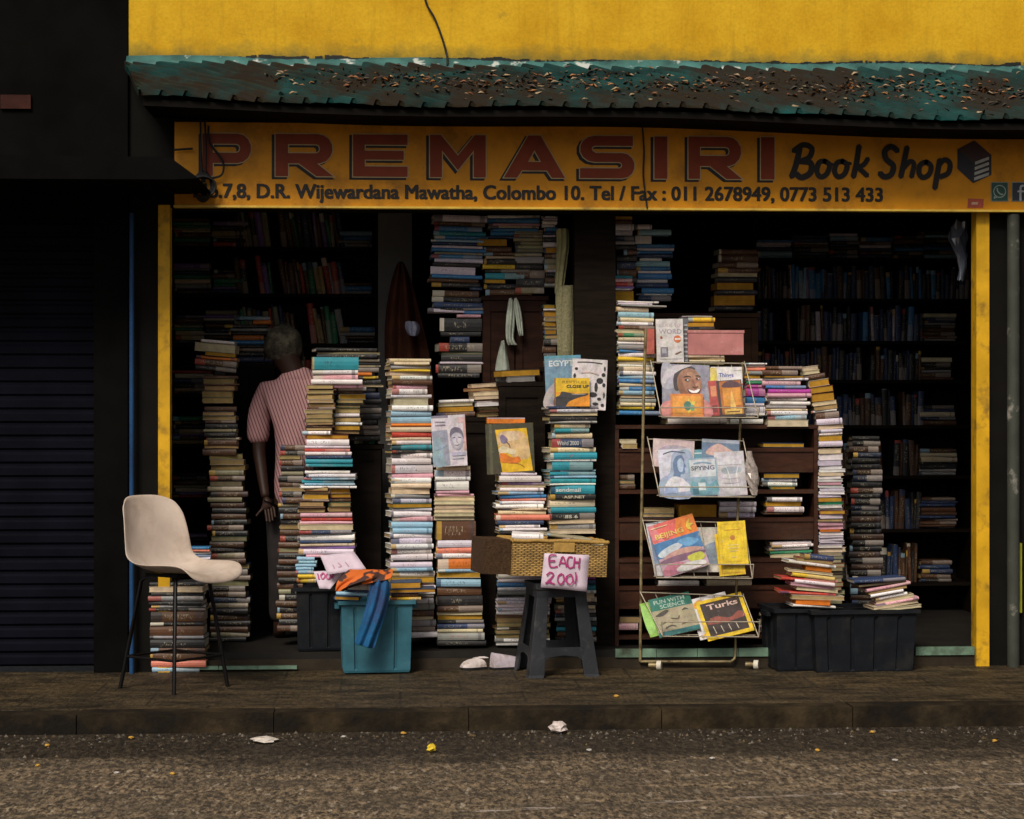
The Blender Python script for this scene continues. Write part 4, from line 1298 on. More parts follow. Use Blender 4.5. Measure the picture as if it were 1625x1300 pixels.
# ---- crates
def crate(px0, px1, py_top, py_bot, Y, depth, rot, mat, label, ribs, rimh=.022, taper=.93):
    a, b = P(px0, py_bot, Y), P(px1, py_bot, Y)
    w = (b - a).length / math.cos(rad(rot))
    h = P(px0, py_top, Y).z - a.z
    c = (a + b) / 2
    e = empty('crate', (c.x, Y, c.z), (0, 0, rad(rot)))
    tag(e, label, 'crate')
    mb = MB()
    # shell with ribs: outline at several heights
    def outline(k, ribd):
        hw, d = w / 2 * k, depth * k
        pts = []
        y0, y1 = depth * (1 - k) / 2, depth * (1 + k) / 2
        n = 60
        for i in range(n + 1):
            u = -1 + 2 * i / n
            dd = 0
            for r0 in ribs:
                if abs(u - r0) < .035:
                    dd = ribd
            pts.append((hw * u, y0 + dd))
        for i in range(1, 20):
            dd = ribd if i in (6, 7, 13, 14) else 0
            pts.append((hw - dd, y0 + (y1 - y0) * i / 20))
        for i in range(n + 1):
            pts.append((hw * (1 - 2 * i / n), y1))
        for i in range(1, 20):
            dd = ribd if i in (6, 7, 13, 14) else 0
            pts.append((-hw + dd, y1 - (y1 - y0) * i / 20))
        return pts
    rows = []
    for k, z, rd in ((taper * .97, 0.0, 0), (taper, .012, 0), (taper + .004, .022, .011), (.985, h - .05, .011), (.99, h - .035, 0), (.992, h - rimh, 0)):
        rows.append([(x, y, z) for x, y in outline(k, rd)])
    mb.grid(rows, closed=True, smooth=False)
    mb.face(rows[0][::-1])
    inner = [(x * .96, depth / 2 + (y - depth / 2) * .96, h - rimh) for x, y, z in rows[-1]]
    inner2 = [(x * .9, depth / 2 + (y - depth / 2) * .9, h - .09) for x, y, z in rows[-1]]
    mb.grid([rows[-1], inner, inner2], closed=True, smooth=False)
    mb.face(inner2)
    o = mb.build('body', mat, e)
    mb = MB()
    q = .016
    for x0, x1, y0, y1 in ((-w / 2 - q, w / 2 + q, -q, .004), (-w / 2 - q, w / 2 + q, depth - .004, depth + q), (-w / 2 - q, -w / 2 + .004, .0041, depth - .0041), (w / 2 - .004, w / 2 + q, .0041, depth - .0041)):
        mb.box(x0, x1, y0, y1, h - rimh * .95, h)
    mb.build('rim', mat, e, bevel=.004)
    mb = MB()
    hx = w / 2 + q
    for s in (-1, 1):
        mb.box(min(s * (w / 2 + .006), s * (w / 2 + .03)), max(s * (w / 2 + .006), s * (w / 2 + .03)), depth * .3, depth * .7, h - .05, h - rimh - .001)
    mb.build('handle', mat, e, bevel=.004)
    return e
TEAL_PLASTIC = simple('teal_plastic', (0.035, .125, .165), .45, .3, 7, bump=.1, dirt=(.08, .18, .20), dscale=6, dlo=.55, dhi=.75)
crate(541, 655, 953, 1068, -.19, .27, 4, TEAL_PLASTIC, 'teal ribbed plastic crate heaped with books and cloth', (-.62, .55))
crate(470, 545, 932, 1033, .02, .28, 3, PLASTIC_BLACK, 'plain black crate under the ragged stack next to the teal crate', (-.4, .4))
crate(1290, 1457, 968, 1069, -.24, .36, 5, PLASTIC_BLACK, 'wide ribbed black crate topped with two piles of magazines', (-.72, -.25, .22, .68))
crate(1232, 1296, 966, 1066, -.2, .33, 5, PLASTIC_BLACK, 'narrow black crate beside the wide ribbed black crate', (0,))

# ---- moulded chair
chair = empty('chair', (P(272, 1080, -.62).x, -.62, 0.0), (0, 0, rad(-40)))
tag(chair, 'cream moulded shell chair on tall thin dark legs on the pavement', 'chair')
ZS = .615
prof = [(.36, -.055, .15), (.355, -.03, .19), (.32, -.014, .208), (.21, -.006, .22), (.08, -.014, .23), (-.03, -.012, .235), (-.09, .022, .236), (-.125, .085, .232), (-.155, .18, .225), (-.188, .28, .212), (-.212, .345, .2), (-.222, .372, .18), (-.238, .378, .168)]
rows = []
for i, (x, z, hw) in enumerate(prof):
    row = []
    for k in range(13):
        u = -1 + 2 * k / 12
        dish = .05 * abs(u) ** 2.6
        if i < 7:
            row.append((x - .02 * abs(u) ** 3 * (1 if i < 3 else 0), hw * u, z + dish * (.35 if i < 2 else 1)))
        else:
            t = min(1, (i - 6) / 3)
            row.append((x + dish * (.9 * t + .3), hw * u, z + dish * (1 - t) - .03 * abs(u) ** 4 * (1 if i > 9 else 0)))
    rows.append(row)
mb = MB(); mb.grid(rows)
CREAM = simple('cream_moulded_plastic', (.60, .49, .41), .42, .16, 5, bump=.1, bscale=20, dirt=(.36, .27, .20), dscale=4, dlo=.45, dhi=.75)
sh = mb.build('shell', CREAM, chair, loc=(0, 0, ZS))
so = sh.modifiers.new('thick', 'SOLIDIFY'); so.thickness = .009; so.offset = 0
sb = sh.modifiers.new('sub', 'SUBSURF'); sb.levels = 2; sb.render_levels = 2
LEGM = simple('dark_steel', (.008, .007, .007), .45, .3, 10, metal=.3)
for sx_1, sy_1 in ((1, 1), (1, -1), (-1, 1), (-1, -1)):
    mb = MB()
    mb.tube([(.11 * sx_1 + .03, .09 * sy_1, ZS - .03), (.125 * sx_1 + .03, .12 * sy_1, ZS - .06), (.2 * sx_1 + .02, .19 * sy_1, .0)], .0105, 10)
    mb.build('leg', LEGM, chair)
mb = MB()
k = .3
cr = [(.2 * a + .02 - (.2 - .125) * a * k + (.01 * k), .19 * b - .07 * b * k, (ZS - .06) * k) for a, b in ((1, 1), (1, -1), (-1, -1), (-1, 1))]
for i in range(4):
    mb.tube([cr[i], cr[(i + 1) % 4]], .007, 8)
mb.build('footrest', LEGM, chair)
mb = MB(); mb.box(-.09, .15, -.1, .1, ZS - .034, ZS - .016); mb.build('seat_plate', LEGM, chair, bevel=.004)

# ---- black stool
sc_ = (P(886, 1072, -.33) + Vector((0, .16, 0)))
STY = sc_.y
stool = empty('stool', (sc_.x, STY, 0), (0, 0, rad(9)))
tag(stool, 'black plastic stool with tapered legs carrying the wicker basket', 'stool')
GREYP = simple('charcoal_plastic', (.024, .025, .029), .5, .3, 9, bump=.15, bscale=50, dirt=(.06, .058, .055), dscale=12, dlo=.58, dhi=.75)
SH = P(880, 926, -.3).z
tw, bw = .125, .195
mb = MB()
mb.box(-tw - .02, tw + .02, -tw - .02, tw + .02, SH - .03, SH)
mb.build('seat', GREYP, stool, bevel=.012)
mb = MB()
ap = [(-tw - .012, SH - .031), (-tw - .012, SH - .075), (tw + .012, SH - .075), (tw + .012, SH - .031)]
for r_ in range(4):
    mb.prism(ap, -tw - .014, -tw - .006, M=Matrix.Rotation(r_ * math.pi / 2, 4, 'Z'))
mb.build('apron', GREYP, stool)
for sx_1, sy_1 in ((1, 1), (1, -1), (-1, 1), (-1, -1)):
    mb = MB()
    wt, wb = .062, .085
    rows = []
    for t in (0, .03, .5, 1):
        c = bw + (tw + .008 - bw) * t + (.006 if t < .02 else 0)
        w_ = wb + (wt - wb) * t
        z_ = (SH - .032) * t
        g = .012
        pts = [(c, c), (c - w_, c), (c - w_, c - g), (c - g - .012, c - g), (c - g, c - g - .012), (c - g, c - w_), (c, c - w_)]
        rows.append([(x * sx_1, y * sy_1, z_) for x, y in pts])
    if sx_1 * sy_1 < 0:
        rows = [r[::-1] for r in rows]
    mb.grid(rows, closed=True, smooth=False)
    mb.face(rows[0][::-1]); mb.face(rows[-1])
    mb.build('leg', GREYP, stool, bevel=.003)
for r_ in range(4):
    zc = .14
    c = bw + (tw - bw) * zc / SH
    pts = [(-c + .07, .08), (-c + .07, .16), (c - .07, .16), (c - .07, .08), (c - .1, .108), (0, .118), (-c + .1, .108)]
    mb = MB(); mb.prism([(x * 1.06, z) for x, z in pts][::-1], -c - .004, -c + .004, M=Matrix.Rotation(r_ * math.pi / 2, 4, 'Z'))
    mb.build('stretcher', GREYP, stool)

# ---- wicker basket
def mat_wicker():
    m, nt, b = nodes_of('wicker')
    tc = N(nt, 'TexCoord')
    sp = N(nt, 'SeparateXYZ'); nt.links.new(tc.outputs['Object'], sp.inputs[0])
    xx = mth(nt, 'ADD', sp.outputs[0], sp.outputs[1])
    row = mth(nt, 'FLOOR', mth(nt, 'DIVIDE', sp.outputs[2], .0095))
    ph = mth(nt, 'MULTIPLY', mth(nt, 'MODULO', mth(nt, 'ADD', row, 100), 2.0), math.pi / 2)
    v = mth(nt, 'ABSOLUTE', mth(nt, 'SINE', mth(nt, 'ADD', mth(nt, 'MULTIPLY', xx, math.pi / .034), ph)))
    rp = mth(nt, 'ABSOLUTE', mth(nt, 'SINE', mth(nt, 'MULTIPLY', sp.outputs[2], math.pi / .0095)))
    hgt = mth(nt, 'MULTIPLY', mth(nt, 'POWER', v, .6), mth(nt, 'POWER', rp, .5))
    c = ramp(nt, hgt, [(.12, (.04, .02, .006)), (.5, (.36, .20, .05)), (.9, (.52, .32, .09))])
    f = ramp(nt, noise(nt, 14, 4, .6), [(.35, .55), (.65, 1.15)])
    nt.links.new(mixc(nt, 1, c, f, 'MULTIPLY'), b.inputs['Base Color'])
    b.inputs['Roughness'].default_value = .6
    bp = N(nt, 'Bump', Strength=.8, Distance=.004); nt.links.new(hgt, bp.inputs['Height']); nt.links.new(bp.outputs[0], b.inputs['Normal'])
    return m
WICK = mat_wicker()
bk_l, bk_r = P(812, 914, -.36), P(966, 922, -.36)
BW = (bk_r - bk_l).length / math.cos(rad(13))
basket = empty('basket', (bk_l.x, -.36, P(812, 914, -.36).z), (0, rad(2.2), rad(13)))
tag(basket, 'open wicker picnic basket full of books on the black stool', 'basket')
BH, BD = P(812, 858, -.36).z - P(812, 914, -.36).z, .30
def frame_box(mb, x0, x1, y0, y1, z0, z1, t, floor=True):
    mb.box(x0, x1, y0, y0 + t, z0, z1); mb.box(x0, x1, y1 - t, y1, z0, z1)
    mb.box(x0, x0 + t, y0 + t, y1 - t, z0, z1); mb.box(x1 - t, x1, y0 + t, y1 - t, z0, z1)
    if floor:
        mb.box(x0 + t, x1 - t, y0 + t, y1 - t, z0, z0 + .012)
mb = MB(); frame_box(mb, 0, BW, 0, BD, 0, BH, .012); mb.build('body', WICK, basket, bevel=.004)
SHADED_WICK = simple('dark_wicker', (.06, .03, .012), .7, .5, 60, bump=.6, bscale=120)
mb = MB(); mb.box(-.155, -.004, .02, BD - .02, .006, BH + .004); mb.build('shaded_side', SHADED_WICK, basket, bevel=.006)  # left side of the basket, its shade put into a darker wicker
mb = MB()
for a, b_ in (((0, 0), (BW, 0)), ((BW, 0), (BW, BD)), ((BW, BD), (0, BD)), ((0, BD), (0, 0))):
    pts = [(a[0] + (b_[0] - a[0]) * i / 8, a[1] + (b_[1] - a[1]) * i / 8, BH + random.uniform(-.003, .004)) for i in range(9)]
    mb.tube(pts, .0105, 8)
mb.build('rim', simple('cane_rim', (.44, .26, .07), .6, .4, 40, bump=.5, bscale=90, sx=(30, 1, 1)), basket)
mb = MB(); mb.box(BW * .42, BW * .64, -.016, -.0135, BH - .055, BH - .004); mb.build('clasp', simple('wicker_clasp', (.44, .26, .07), .6, .3, 30), basket, bevel=.001)
# books lying in the basket
for lab, px0, px1, yb, c, t_, rz, tl in (('white paperback with a yellow end lying in the wicker basket', 812, 862, 857, 'W', 9, -4, 2), ('cream pamphlet spread over the books in the wicker basket', 866, 940, 856, 'J', 5, 12, 8),
                                  ('pale card folder jutting from the wicker basket rim', 898, 958, 866, 'C', 5, 6, 3), ('dark brown book sunk in the wicker basket', 868, 905, 862, 'D', 8, -8, 0)):
    Yq = -.26
    pa, pb = P(px0, yb, Yq), P(px1, yb, Yq)
    cv, pg = MB(), MB(); _id[0] += 1
    book_geo(cv, pg, (pb - pa).length, .17, t_ / 290, vis(PAL[c][1]), pagecol(False), Matrix.Identity(4), _id[0], .004, .003)
    o = cv.build('book', COVER); o.matrix_world = Matrix.Translation((pa + pb) / 2) @ Matrix.Rotation(rad(rz), 4, 'Z') @ Matrix.Rotation(rad(tl), 4, 'Y')
    tag(o, lab, 'book', 'books in the wicker basket'); pg.build('pages', PAGES, o)


# ================================================================== COVER-OUT BOOKS
def ell(cx, cy, rx, ry, n=22, a0=0, a1=360, rot=0):
    out = []
    for i in range(n + (0 if a1 - a0 == 360 else 1)):
        a = rad(a0 + (a1 - a0) * i / n)
        x, y = rx * math.cos(a), ry * math.sin(a)
        out.append((cx + x * math.cos(rad(rot)) - y * math.sin(rad(rot)), cy + x * math.sin(rad(rot)) + y * math.cos(rad(rot))))
    return out


def art_on(mb, w, h, art, y=0.0):
    """flat printing on a cover: unit coordinates (u across, v up)"""
    for i, a in enumerate(art):
        yy = y - .00035 * (i + 1)
        k = a[0]
        if k == 'r':
            _, c, u0, v0, u1, v1 = a
            mb.face([((u - .5) * w, yy, v * h) for u, v in ((u0, v0), (u1, v0), (u1, v1), (u0, v1))], 0, c)
        elif k == 'p':
            pts = a[2]
            if len(a) > 3 and a[3]:
                pts = smooth_closed([Vector((p[0], p[1])) for p in pts], 4)
            ar = sum(pts[q][0] * pts[(q + 1) % len(pts)][1] - pts[(q + 1) % len(pts)][0] * pts[q][1] for q in range(len(pts)))
            if ar < 0:
                pts = pts[::-1]
            me = curve_mesh([[((p[0] - .5) * w, p[1] * h) for p in pts]])
            mb.add_mesh(me, XZ(0, yy, 0), 0, a[1])
        elif k == 's':
            add_stroke(mb, [((p[0] - .5) * w, p[1] * h) for p in a[2]], a[3] * w, yy, 0, a[1])
        elif k == 't':
            _, c, s_, u0, u1, v, vh = a[:7]
            me, bb = text_mesh(s_, 1.0, a[7] if len(a) > 7 else .015)
            kx = (u1 - u0) * w / (bb[1] - bb[0]); kz = vh * h / .72
            mb.add_mesh(me, XZ((u0 - .5) * w - bb[0] * kx, yy, v * h, kx, kz), 0, c)


def display(label, px, py, wpx, hpx, Y, lean, base, art, t=.012, roll=0, yaw=0, kind='book', group='books shown cover out', pc=None, spine=None):
    """a book standing cover out; (px, py) is the bottom centre"""
    s = S(px, Y)
    w = wpx / s / math.cos(rad(yaw)); h = hpx / s / math.cos(rad(lean))
    mb = MB()
    hw = w / 2
    mb.box(-hw, hw, 0, .0018, 0, h, 0, base)
    mb.box(-hw, hw, t - .0018, t, 0, h, 0, base)
    mb.box(-hw, -hw + .002, .0018, t - .0018, 0, h, 0, spine or base)
    art_on(mb, w, h, art)
    o = mb.build(kind, PRINT)
    c = P(px, py, Y)
    o.matrix_world = Matrix.Translation(c) @ Matrix.Rotation(rad(yaw), 4, 'Z') @ Matrix.Rotation(rad(-lean), 4, 'X') @ Matrix.Rotation(rad(roll), 4, 'Y')
    tag(o, label, kind, group)
    p = MB(); p.box(-hw + .003, hw - .004, .0021, t - .0021, .003, h - .003, 0, pc or pagecol(False))
    p.build('pages', PAGES, o)
    return o


WH, BKC, DKG = (.66, .62, .62), (.025, .023, .025), (.12, .11, .12)
SKIN1, SKIN2, SKIN3 = (.22, .095, .05), (.31, .15, .09), (.13, .055, .03)
RK = 'books and magazines on the wire rack'
YT = -.13
# top tray
display('yellow and white magazine tucked beside the smiling face magazine', 1128, 661, 26, 78, YT + .015, 17, (.66, .5, .16), [('r', (.7, .66, .55), .2, .1, .6, .9), ('p', (.7, .6, .1), [(.5, .2), (.9, .4), (.7, .6), (1, .9), (.4, .7)], 1), ('r', (.7, .4, .05), .1, .0, .9, .2)], kind='magazine', group=RK)
display('white booklet with red wavy line behind the orange paperback', 1155, 640, 50, 58, YT + .05, 14, WH, [('r', (.62, .35, .08), 0, 0, 1, .1), ('t', (.06, .09, .3), 'ry Things', .05, .72, .72, .11, .02), ('s', (.55, .1, .04), [(0, .48), (.2, .54), (.4, .47), (.6, .53), (.8, .47), (1, .53)], .035), ('r', (.66, .42, .1), 0, .1, 1, .42), ('s', (.4, .35, .35), [(.72, .9), (.96, .9)], .02)], kind='magazine', group=RK)
FACE = [('r', (.25, .24, .30), 0, 0, 1, 1), ('p', (.36, .34, .40), [(.0, .55), (.3, .6), (.2, .98), (0, 1)], 1),
        ('p', (.05, .04, .045), [(.27, .5), (.23, .66), (.27, .84), (.42, .95), (.6, .97), (.7, .91), (.52, .87), (.39, .72), (.36, .52)], 1),
        ('p', (.5, .46, .5), [(.02, .55), (.1, .7), (.24, .80), (.40, .90), (.62, .985), (.4, .99), (.18, .95), (.04, .82), (-.0, .66)], 1),
        ('p', SKIN2, [(.33, .56), (.32, .74), (.42, .88), (.58, .93), (.74, .86), (.82, .7), (.84, .56), (.78, .44), (.66, .38), (.52, .36), (.40, .42)], 1),
        ('p', SKIN1, [(.33, .56), (.40, .42), (.52, .36), (.66, .38), (.56, .44), (.47, .54), (.42, .68), (.36, .72)], 1),
        ('p', (.42, .22, .14), [(.52, .84), (.64, .85), (.72, .78), (.66, .72), (.56, .74)], 1),
        ('p', (.40, .2, .13), [(.7, .62), (.76, .66), (.79, .58), (.74, .52)], 1),
        ('p', SKIN3, [(.46, .36), (.62, .38), (.68, .28), (.6, .2), (.4, .22)], 1),
        ('p', (.04, .025, .02), ell(.52, .70, .05, .022, 14, rot=-8)), ('p', (.6, .58, .56), ell(.535, .70, .02, .014, 10)), ('p', (.04, .025, .02), ell(.75, .73, .04, .02, 14, rot=-8)), ('p', (.6, .58, .56), ell(.765, .73, .016, .012, 10)),
        ('s', (.05, .03, .02), [(.45, .755), (.53, .775), (.6, .76)], .02), ('s', (.05, .03, .02), [(.7, .785), (.76, .79), (.8, .77)], .018),
        ('s', SKIN1, [(.64, .7), (.68, .6), (.72, .57)], .02), ('s', SKIN3, [(.64, .575), (.7, .56), (.75, .585)], .022),
        ('p', (.10, .03, .025), [(.53, .53), (.66, .505), (.80, .55), (.76, .45), (.66, .42), (.57, .45)], 1),
        ('p', (.72, .68, .66), [(.55, .52), (.66, .498), (.785, .54), (.75, .475), (.66, .455), (.585, .475)], 1),
        ('p', (.55, .22, .2), [(0, .0), (.02, .26), (.3, .3), (.45, .34), (.64, .34), (.95, .3), (1, 0)], 1)]
display('magazine with a smiling woman in a white headscarf on its cover', 1089, 662, 76, 84, YT, 17, (.25, .24, .3), FACE, roll=2, kind='magazine', group=RK)
display('orange pamphlet with a green and yellow flower standing before the smiling woman', 1091, 663, 52, 38, YT - .02, 15, (.62, .2, .04),
        [('r', (.7, .3, .05), .06, .1, .94, .92), ('p', (.66, .52, .08), [(.6 + .22 * math.cos(a * .628) * (1 if a % 2 else .5), .5 + .34 * math.sin(a * .628) * (1 if a % 2 else .5)) for a in range(10)]), ('p', (.08, .2, .14), ell(.52, .5, .12, .2, 12)), ('p', (.15, .32, .2), ell(.66, .42, .07, .13, 12))], t=.006, kind='magazine', group=RK)
display('red backed book leaning beside the orange paperback on the top tray', 1136, 660, 15, 56, YT, 15, (.42, .07, .06), [('r', (.62, .25, .12), .2, .55, .8, .85), ('r', (.2, .04, .04), .2, .1, .8, .3)], roll=-3, group=RK, t=.03)
display('orange and black paperback with a glowing temple cover on the top tray', 1163, 661, 40, 58, YT - .01, 15, (.06, .045, .04),
        [('r', (.40, .13, .03), .1, .06, .96, .98), ('r', (.62, .26, .04), .2, .3, .9, .78), ('p', (.10, .05, .06), [(.2, .82), (.35, .95), (.6, .98), (.9, .9), (.9, .8)], 1), ('p', (.72, .45, .12), [(.45, .1), (.5, .5), (.56, .72), (.62, .5), (.68, .1)], 1), ('r', (.66, .42, .1), .2, .06, .9, .2), ('s', (.08, .03, .02), [(.3, .13), (.8, .13)], .04)], roll=-4, group=RK)
# second tray
display('pale pink booklet peeping out behind the blue profile book', 1068, 742, 66, 44, YT + .05, 15, (.55, .42, .42), [('p', (.35, .3, .36), [(.1, .5), (.4, .8), (.9, .7), (.8, .4)], 1)], roll=4, kind='magazine', group=RK, t=.006)
display('blue and pink booklet peeping out behind the grey paperback', 1143, 742, 60, 44, YT + .05, 13, (.14, .2, .3), [('p', (.55, .36, .33), [(.1, .5), (.4, .85), (.7, .7), (.9, .5), (.5, .4)], 1), ('r', (.35, .38, .45), 0, .88, 1, 1)], roll=3, kind='magazine', group=RK, t=.006)
display('white book with a blue head in profile on its cover', 1077, 787, 54, 74, YT, 16, (.55, .54, .62),
        [('p', (.30, .36, .48), [(.0, .35), (.3, .5), (.4, .85), (.6, .95), (1, .9), (1, 0), (0, 0)], 1), ('p', (.12, .18, .3), [(.42, .5), (.42, .7), (.52, .83), (.68, .86), (.76, .78), (.75, .7), (.80, .62), (.75, .58), (.76, .5), (.7, .45), (.62, .45), (.58, .36), (.4, .36)], 1),
         ('p', (.36, .45, .58), [(.56, .55), (.55, .72), (.66, .8), (.73, .72), (.72, .6), (.66, .5)], 1), ('p', (.60, .58, .62), [(.1, .1), (.3, .38), (.55, .4), (.75, .3), (.9, .1)], 1), ('s', (.06, .08, .14), [(.15, .9), (.4, .95), (.7, .92), (.8, .9)], .03), ('r', (.32, .4, .6), .1, .06, .5, .2)], roll=-3, group=RK)
display('blue and white paperback with a misty street scene on the middle tray', 1119, 787, 46, 60, YT, 15, (.25, .36, .44),
        [('r', (.50, .52, .56), .05, .5, .95, .96), ('t', (.09, .09, .13), 'SPYING', .1, .92, .68, .11, .03), ('p', (.14, .3, .36), [(.05, .05), (.1, .4), (.3, .34), (.5, .46), (.7, .3), (.95, .4), (.95, .05)], 1), ('r', (.55, .6, .62), .3, .15, .55, .35), ('r', (.06, .16, .22), .1, .05, .3, .2), ('s', (.2, .3, .42), [(.2, .85), (.5, .88), (.8, .84)], .05)], roll=-3, group=RK)
display('teal topped book standing behind the misty street paperback', 1112, 770, 40, 56, YT + .03, 14, (.10, .26, .32), [('s', (.5, .6, .62), [(.15, .9), (.8, .9)], .05)], roll=-2, group=RK)
display('lilac grey paperback in plastic wrap on the middle tray', 1163, 787, 48, 70, YT, 16, (.50, .47, .50),
        [('p', (.30, .34, .38), [(.2, .6), (.5, .66), (.85, .62), (.8, .52), (.3, .5)], 1), ('s', (.66, .64, .66), [(.1, .9), (.4, .6), (.5, .2)], .02), ('s', (.66, .64, .66), [(.9, .85), (.7, .5), (.75, .1)], .02), ('s', (.3, .28, .32), [(.2, .4), (.5, .38), (.8, .4)], .02), ('s', (.3, .28, .32), [(.2, .3), (.5, .28), (.8, .3)], .02), ('r', (.56, .54, .58), .1, .7, .9, .9)], roll=-3, group=RK, pc=(.5, .42, .3))
# third tray
display('blue edged white album behind the red travel guide', 1064, 912, 50, 84, YT + .035, 16, (.55, .53, .55), [('r', (.2, .26, .4), .06, .2, .94, .94)], roll=-8, kind='magazine', group=RK, t=.006)
display('cream magazine tucked at the back of the third tray', 1110, 908, 90, 70, YT + .05, 14, (.5, .46, .4), [('p', (.2, .24, .3), [(.5, .5), (.95, .7), (.95, .2), (.6, .2)], 1)], kind='magazine', group=RK, t=.005)
display('tilted red and blue travel guide to a Chinese city', 1091, 907, 76, 84, YT, 15, (.45, .3, .36),
        [('r', (.66, .12, .10), 0, .66, 1, 1), ('p', (.72, .2, .03), [(.5, .66), (1, .66), (1, 1), (.62, 1)]), ('p', (.66, .2, .22), [(0, .72), (.25, .66), (.12, 1), (0, 1)], 0), ('r', (.06, .17, .36), 0, .36, 1, .655), ('p', (.5, .54, .6), [(.02, .44), (.2, .52), (.5, .56), (.6, .5), (.35, .4), (.1, .37)], 1), ('p', (.12, .3, .5), [(.5, .58), (.75, .6), (.95, .5), (.7, .44)], 1),
         ('p', (.46, .26, .22), [(.1, .34), (.3, .42), (.6, .44), (.9, .38), (.9, .32), (.3, .3)], 1), ('p', (.2, .1, .16), [(0, .28), (.3, .34), (.9, .31), (1, .25), (.5, .22)], 1), ('p', (.5, .48, .06), [(.6, .26), (.9, .28), (.95, .16), (.7, .12)], 1), ('p', (.46, .16, .22), [(.0, .05), (.1, .2), (.4, .22), (.55, .1), (.3, .02)], 1), ('p', (.56, .54, .52), [(.3, .1), (.55, .16), (.9, .12), (.9, .03), (.4, .02)], 1),
         ('t', (.66, .5, .12), 'BEIJING', .08, .7, .72, .09, .02), ('s', (.7, .5, .3), [(.05, .93), (.4, .93)], .02), ('p', (.68, .5, .06), [(.78, .8), (.82, .88), (.9, .93), (.86, .84), (.95, .82), (.86, .78), (.88, .7), (.8, .74)], 0)], roll=-17, kind='magazine', group=RK, t=.007)
YEL = [('r', (.62, .40, .01), .1, .06, .9, .94), ('r', (.72, .5, .02), .12, .075, .88, .925), ('s', (.5, .22, .02), [(.22, .8), (.78, .8)], .03), ('p', (.5, .2, .04), ell(.5, .62, .09, .06, 14)), ('s', (.72, .62, .3), [(.3, .45), (.7, .45)], .02), ('s', (.72, .62, .3), [(.3, .38), (.7, .38)], .02), ('s', (.72, .62, .3), [(.35, .31), (.65, .31)], .02), ('s', (.72, .62, .3), [(.4, .17), (.6, .17)], .02)]
display('lower yellow magazine half hidden in the third tray', 1163, 913, 42, 66, YT, 14, (.72, .48, .015), [('r', (.6, .3, .01), .1, .06, .14, .94), ('s', (.6, .3, .01), [(.1, .06), (.9, .06)], .03)], roll=-5, kind='magazine', group=RK, t=.006)
display('upper yellow bordered magazine standing clear of the third tray', 1166, 896, 45, 68, YT - .02, 12, (.72, .5, .02), YEL, roll=-3, kind='magazine', group=RK, t=.006)
# lowest tray
display('lime green booklet behind the green science book', 1056, 1006, 50, 52, YT + .02, 28, (.22, .42, .05), [('p', (.3, .55, .12), [(.0, .1), (.3, .3), (.2, .8), (0, .9)], 1)], roll=-14, kind='magazine', group=RK, t=.005)
display('green and khaki science book on the lowest tray', 1080, 1005, 68, 58, YT - .01, 30, (.32, .27, .17),
        [('r', (.015, .14, .10), 0, .68, 1, 1), ('r', (.015, .12, .12), 0, 0, 1, .12), ('t', (.35, .45, .38), 'FUN WITH', .1, .85, .84, .1, .02), ('t', (.35, .45, .38), 'SCIENCE', .22, .82, .71, .1, .02), ('p', (.06, .05, .04), [(.05, .55), (.2, .62), (.35, .66), (.38, .6), (.2, .52)], 1), ('p', (.06, .05, .04), [(.7, .56), (.78, .62), (.86, .56), (.8, .57)], 1),
         ('s', (.1, .07, .04), [(.1, .3), (.3, .36), (.4, .3)], .02), ('s', (.1, .07, .04), [(.4, .42), (.55, .38), (.6, .44)], .025), ('s', (.07, .05, .03), [(.2, .2), (.35, .24), (.45, .2)], .03), ('s', (.16, .08, .04), [(.6, .22), (.75, .24), (.9, .22)], .02)], roll=-13, kind='book', group=RK)
display('white photo magazine under the yellow framed magazine', 1142, 1009, 64, 62, YT + .005, 28, WH, [('p', (.66, .3, .05), [(.1, .85), (.3, .95), (.35, .8), (.15, .75)], 1), ('p', (.66, .4, .06), [(.05, .05), (.2, .14), (.3, .05)], 1), ('s', (.3, .25, .25), [(.06, .7), (.08, .2)], .03)], roll=-14, kind='magazine', group=RK, t=.006)
display('black magazine with a thick yellow frame on the lowest tray', 1161, 1009, 78, 60, YT - .012, 30, (.70, .46, .01),
        [('r', (.035, .018, .014), .08, .09, .92, .92), ('p', (.24, .06, .04), [(.1, .4), (.3, .55), (.6, .45), (.8, .56), (.9, .5), (.9, .4), (.5, .36)], 1), ('t', (.62, .42, .36), 'Turks', .2, .86, .74, .13, .02), ('s', (.5, .42, .32), [(.2, .32), (.22, .14)], .018), ('s', (.5, .42, .32), [(.36, .3), (.38, .14)], .018), ('s', (.5, .42, .32), [(.52, .3), (.54, .14)], .018), ('s', (.5, .42, .32), [(.68, .3), (.7, .14)], .018), ('s', (.25, .1, .05), [(.2, .52), (.26, .4), (.3, .5)], .03)], roll=-14, kind='magazine', group=RK, t=.006)
# around
TP = 'books propped up inside the shop'
display('red book end standing beside the white word guide', 1031, 562, 15, 40, .14, 2, (.46, .11, .08), [], group=TP, t=.1)
display('white guide book about words standing on the bookcase top', 1064, 576, 43, 70, .1, 4, (.64, .60, .58),
        [('t', (.45, .4, .42), 'GUIDE TO', .12, .9, .82, .07, .01), ('t', (.36, .3, .36), 'WORD', .1, .94, .66, .11, .015), ('p', (.55, .15, .06), ell(.78, .54, .14, .085, 18)), ('r', (.66, .6, .55), .68, .52, .9, .56), ('r', (.2, .18, .22), .14, .14, .42, .36), ('r', (.4, .38, .42), .2, .22, .36, .33), ('s', (.2, .1, .08), [(.7, .2), (.9, .25)], .05), ('p', (.4, .1, .08), ell(.18, .58, .05, .03, 10)), ('r', (.5, .46, .45), .1, .09, .95, .1)], group=TP, t=.03, roll=-1, spine=(.5, .4, .2))
